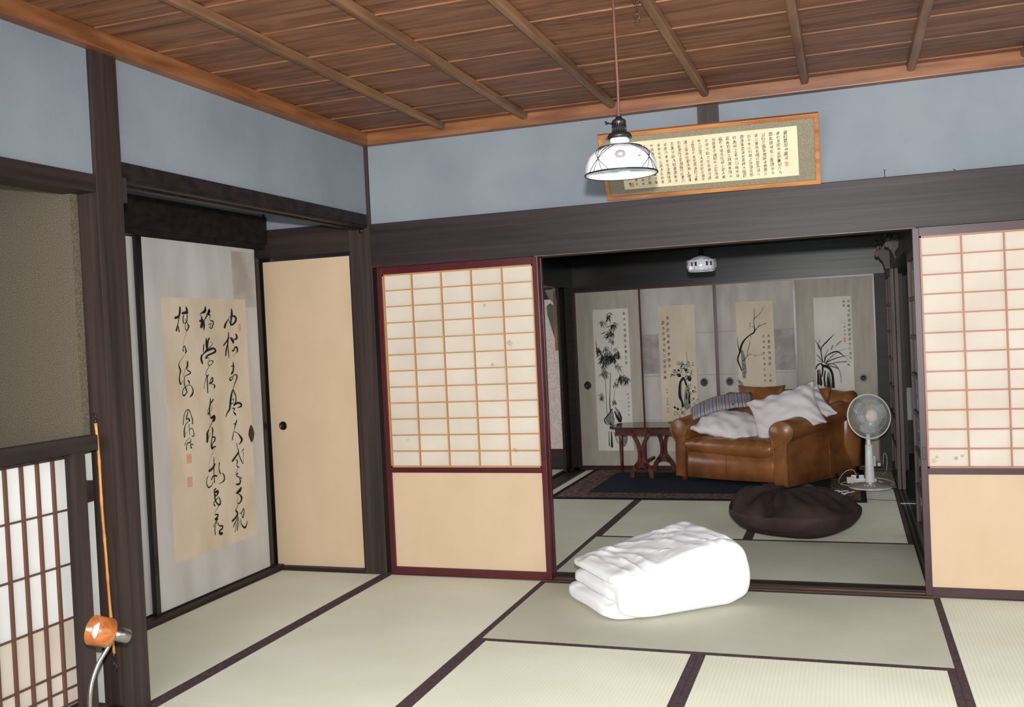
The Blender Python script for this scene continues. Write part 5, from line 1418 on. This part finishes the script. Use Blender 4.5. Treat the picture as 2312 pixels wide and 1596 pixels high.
hub_o = finish('hub', bm, white_plastic, fan)
for q in range(3):
    bm = bmesh.new(); b0 = 2 * pi * q / 3 + .3; nn, mm = 9, 6; g = []
    for i in range(nn):
        r = .028 + (.138 - .028) * i / (nn - 1); half = .38 + .25 * sin(pi * min(i / (nn - 1), 1))
        row = []
        for j in range(mm):
            s = j / (mm - 1) * 2 - 1; row.append(bm.verts.new(Mf @ Vector((r * cos(b0 + s * half), r * sin(b0 + s * half), .010 + s * .016))))
        g.append(row)
    for i in range(nn - 1):
        for j in range(mm - 1): f = bm.faces.new((g[i][j], g[i + 1][j], g[i + 1][j + 1], g[i][j + 1])); f.smooth = True
    o = finish('fan_blade', bm, bladem, fan); md = o.modifiers.new('t', 'SOLIDIFY'); md.thickness = .0016
bm = bmesh.new()
prism(bm, [(-.004, .058), (.002, .086), (.010, .100), (.012, .084), (.006, .058)], .050, .0515, 'z', 0, Mf @ Matrix.Rotation(.2, 4, 'Z'))
amber = plain('amber_sticker', srgb(206, 146, 70), .4, .4); finish('sticker', bm, amber, fan)
tag(fan, 'white electric floor fan with round mesh guard beside the sofa', 'fan')

# ------------------------------------------------------------------ power strip, plugs, cables on the floor
ps = empty('power_strip', (2.60, 3.30, .012)); po = ps.location.copy()
bm = bmesh.new(); box(bm, (-.11, -.024, 0), (.11, .024, .030), bev=.004, M=Matrix.Rotation(R_(-3), 4, 'Z')); finish('body', bm, white_plastic, ps)
for i in range(3):
    bm = bmesh.new(); box(bm, (-.085 + .06 * i, -.020, .029), (-.045 + .06 * i, .016, .058), bev=.005); finish('plug', bm, white_plastic, ps)
bm = bmesh.new(); box(bm, (-.128, -.05, .0), (-.075, -.022, .05), bev=.004, M=Matrix.Rotation(R_(12), 4, 'Z')); finish('adapter', bm, white_plastic, ps)
tag(ps, 'white power strip with plugs on the floor behind the fan base', 'power strip')
def cable(pts, r, m, label, cat='cable'):
    bm = bmesh.new(); tube(bm, [tuple(q) for q in smooth_line(pts, 6)], r, 7); return tag(finish('cable', bm, m), label, cat)
cable([(2.44, 3.15, .016), (2.42, 3.26, .030), (2.47, 3.36, .085), (2.53, 3.38, .098), (2.56, 3.34, .060)], .0032, rubber_white, 'thin white cable looping up left of the power strip')
cable([(2.50, 3.10, .014), (2.44, 3.18, .015), (2.48, 3.28, .018), (2.62, 3.40, .030), (2.76, 3.38, .026), (2.84, 3.26, .014), (2.80, 3.16, .014), (2.72, 3.15, .0455)], .0038, rubber_white, 'thick white cable coiled around the fan base')
cable([(2.78, 3.99, .05), (2.79, 3.93, .16), (2.81, 3.88, .13), (2.80, 3.80, .03), (2.77, 3.70, .012)], .003, rubber_white, 'white cable hanging from the wall outlet by the black corner post')
cable([(2.30, 2.60, .018), (2.50, 2.56, .014), (2.70, 2.54, .006), (2.86, 2.50, .008), (2.98, 2.49, .008)], .0018, iron, 'thin grey cable crossing the mat toward the steel rails')
cable([(2.84, 2.40, .006), (2.90, 2.40, .008), (2.99, 2.38, .008)], .003, rubber_white, 'short white cable end lying on the steel rails')
ob = empty('wall_outlet', (2.735, YB - .03, .03))
bm = bmesh.new(); box(bm, (-.05, -.022, 0), (.04, .0, .055), bev=.004); finish('outlet_box', bm, blackiron, ob)
bm = bmesh.new(); box(bm, (-.050, -.062, .012), (-.012, -.020, .105), bev=.006); finish('plug', bm, white_plastic, ob)
bm = bmesh.new(); box(bm, (.0, -.044, .012), (.026, -.020, .040), bev=.004); finish('plug', bm, white_plastic, ob)
tag(ob, 'black wall outlet box with white plugs at the foot of the black corner post', 'outlet')
# bundled cable and magenta paper by the bean bag
bm = bmesh.new(); rr3 = random.Random(3)
pts = []
for i in range(60):
    t = i / 59; a = t * 14
    pts.append((2.47 + .075 * cos(a) * (.4 + .6 * t) - .05 * (1 - t), 2.67 + .040 * sin(a * 1.1), .018 + .028 * abs(sin(a * .63)) * (1 - .4 * t)))
tube(bm, pts, .0046, 7); tube(bm, [(2.42, 2.66, .018), (2.36, 2.63, .030), (2.31, 2.61, .014)], .004, 7)
tag(finish('cable', bm, rubber_white), 'knotted bundle of white cable between the bean bag and the fan', 'cable')
bm = bmesh.new(); box(bm, (-.075, -.05, 0), (.075, .05, .010), M=TR(2.36, 2.71, .0115, 0, 0, R_(8)))
tag(finish('notebook', bm, plain('magenta_cover', srgb(112, 30, 62), .5, .4)), 'magenta notebook on the rug corner behind the bean bag', 'notebook')
bm = bmesh.new(); box(bm, (-.05, -.03, 0), (.05, .03, .05), bev=.012, M=TR(2.36, 3.50, .0115, 0, 0, R_(20)))
tag(finish('black_bundle', bm, blackiron), 'small black object tucked under the rear corner of the sofa', 'black object')  # small black bundle, not identified further

# picture hanging tilted in the side room, seen almost edge-on
e = empty('hanging_picture', (-.036, 3.72, 1.30)); HO = e.location.copy()
bm = bmesh.new()
MP_ = Matrix.Rotation(R_(8), 4, 'Z')
box(bm, (-.013, -.012, -.135), (.011, .012, .4449), bev=.003)
golden = mottled('old_gilt_wood', srgb(96, 64, 34), srgb(150, 108, 60), (20, 20, 4), .35, .4); finish('frame', bm, golden, e)
bm = bmesh.new(); prism(bm, [(-.014, -.02), (-.075, .20), (-.080, .28), (-.045, .305), (-.014, .285)], -.006, .004, 'y')
finish('panel', bm, plain('slate_grey_panel', srgb(86, 88, 84), .6, .3), e)
bm = bmesh.new(); prism(bm, [(-.014, .32), (-.055, .35), (-.09, .43), (-.014, .435)], -.006, .004, 'y'); finish('upper_panel', bm, plain('grey_drape', srgb(122, 116, 108), .8, .2), e)
tag(e, 'gilt-edged hanging seen edge-on in the side room beyond the left doorway', 'hanging')

bpy.data.objects.remove(_to); bpy.data.curves.remove(_tc)
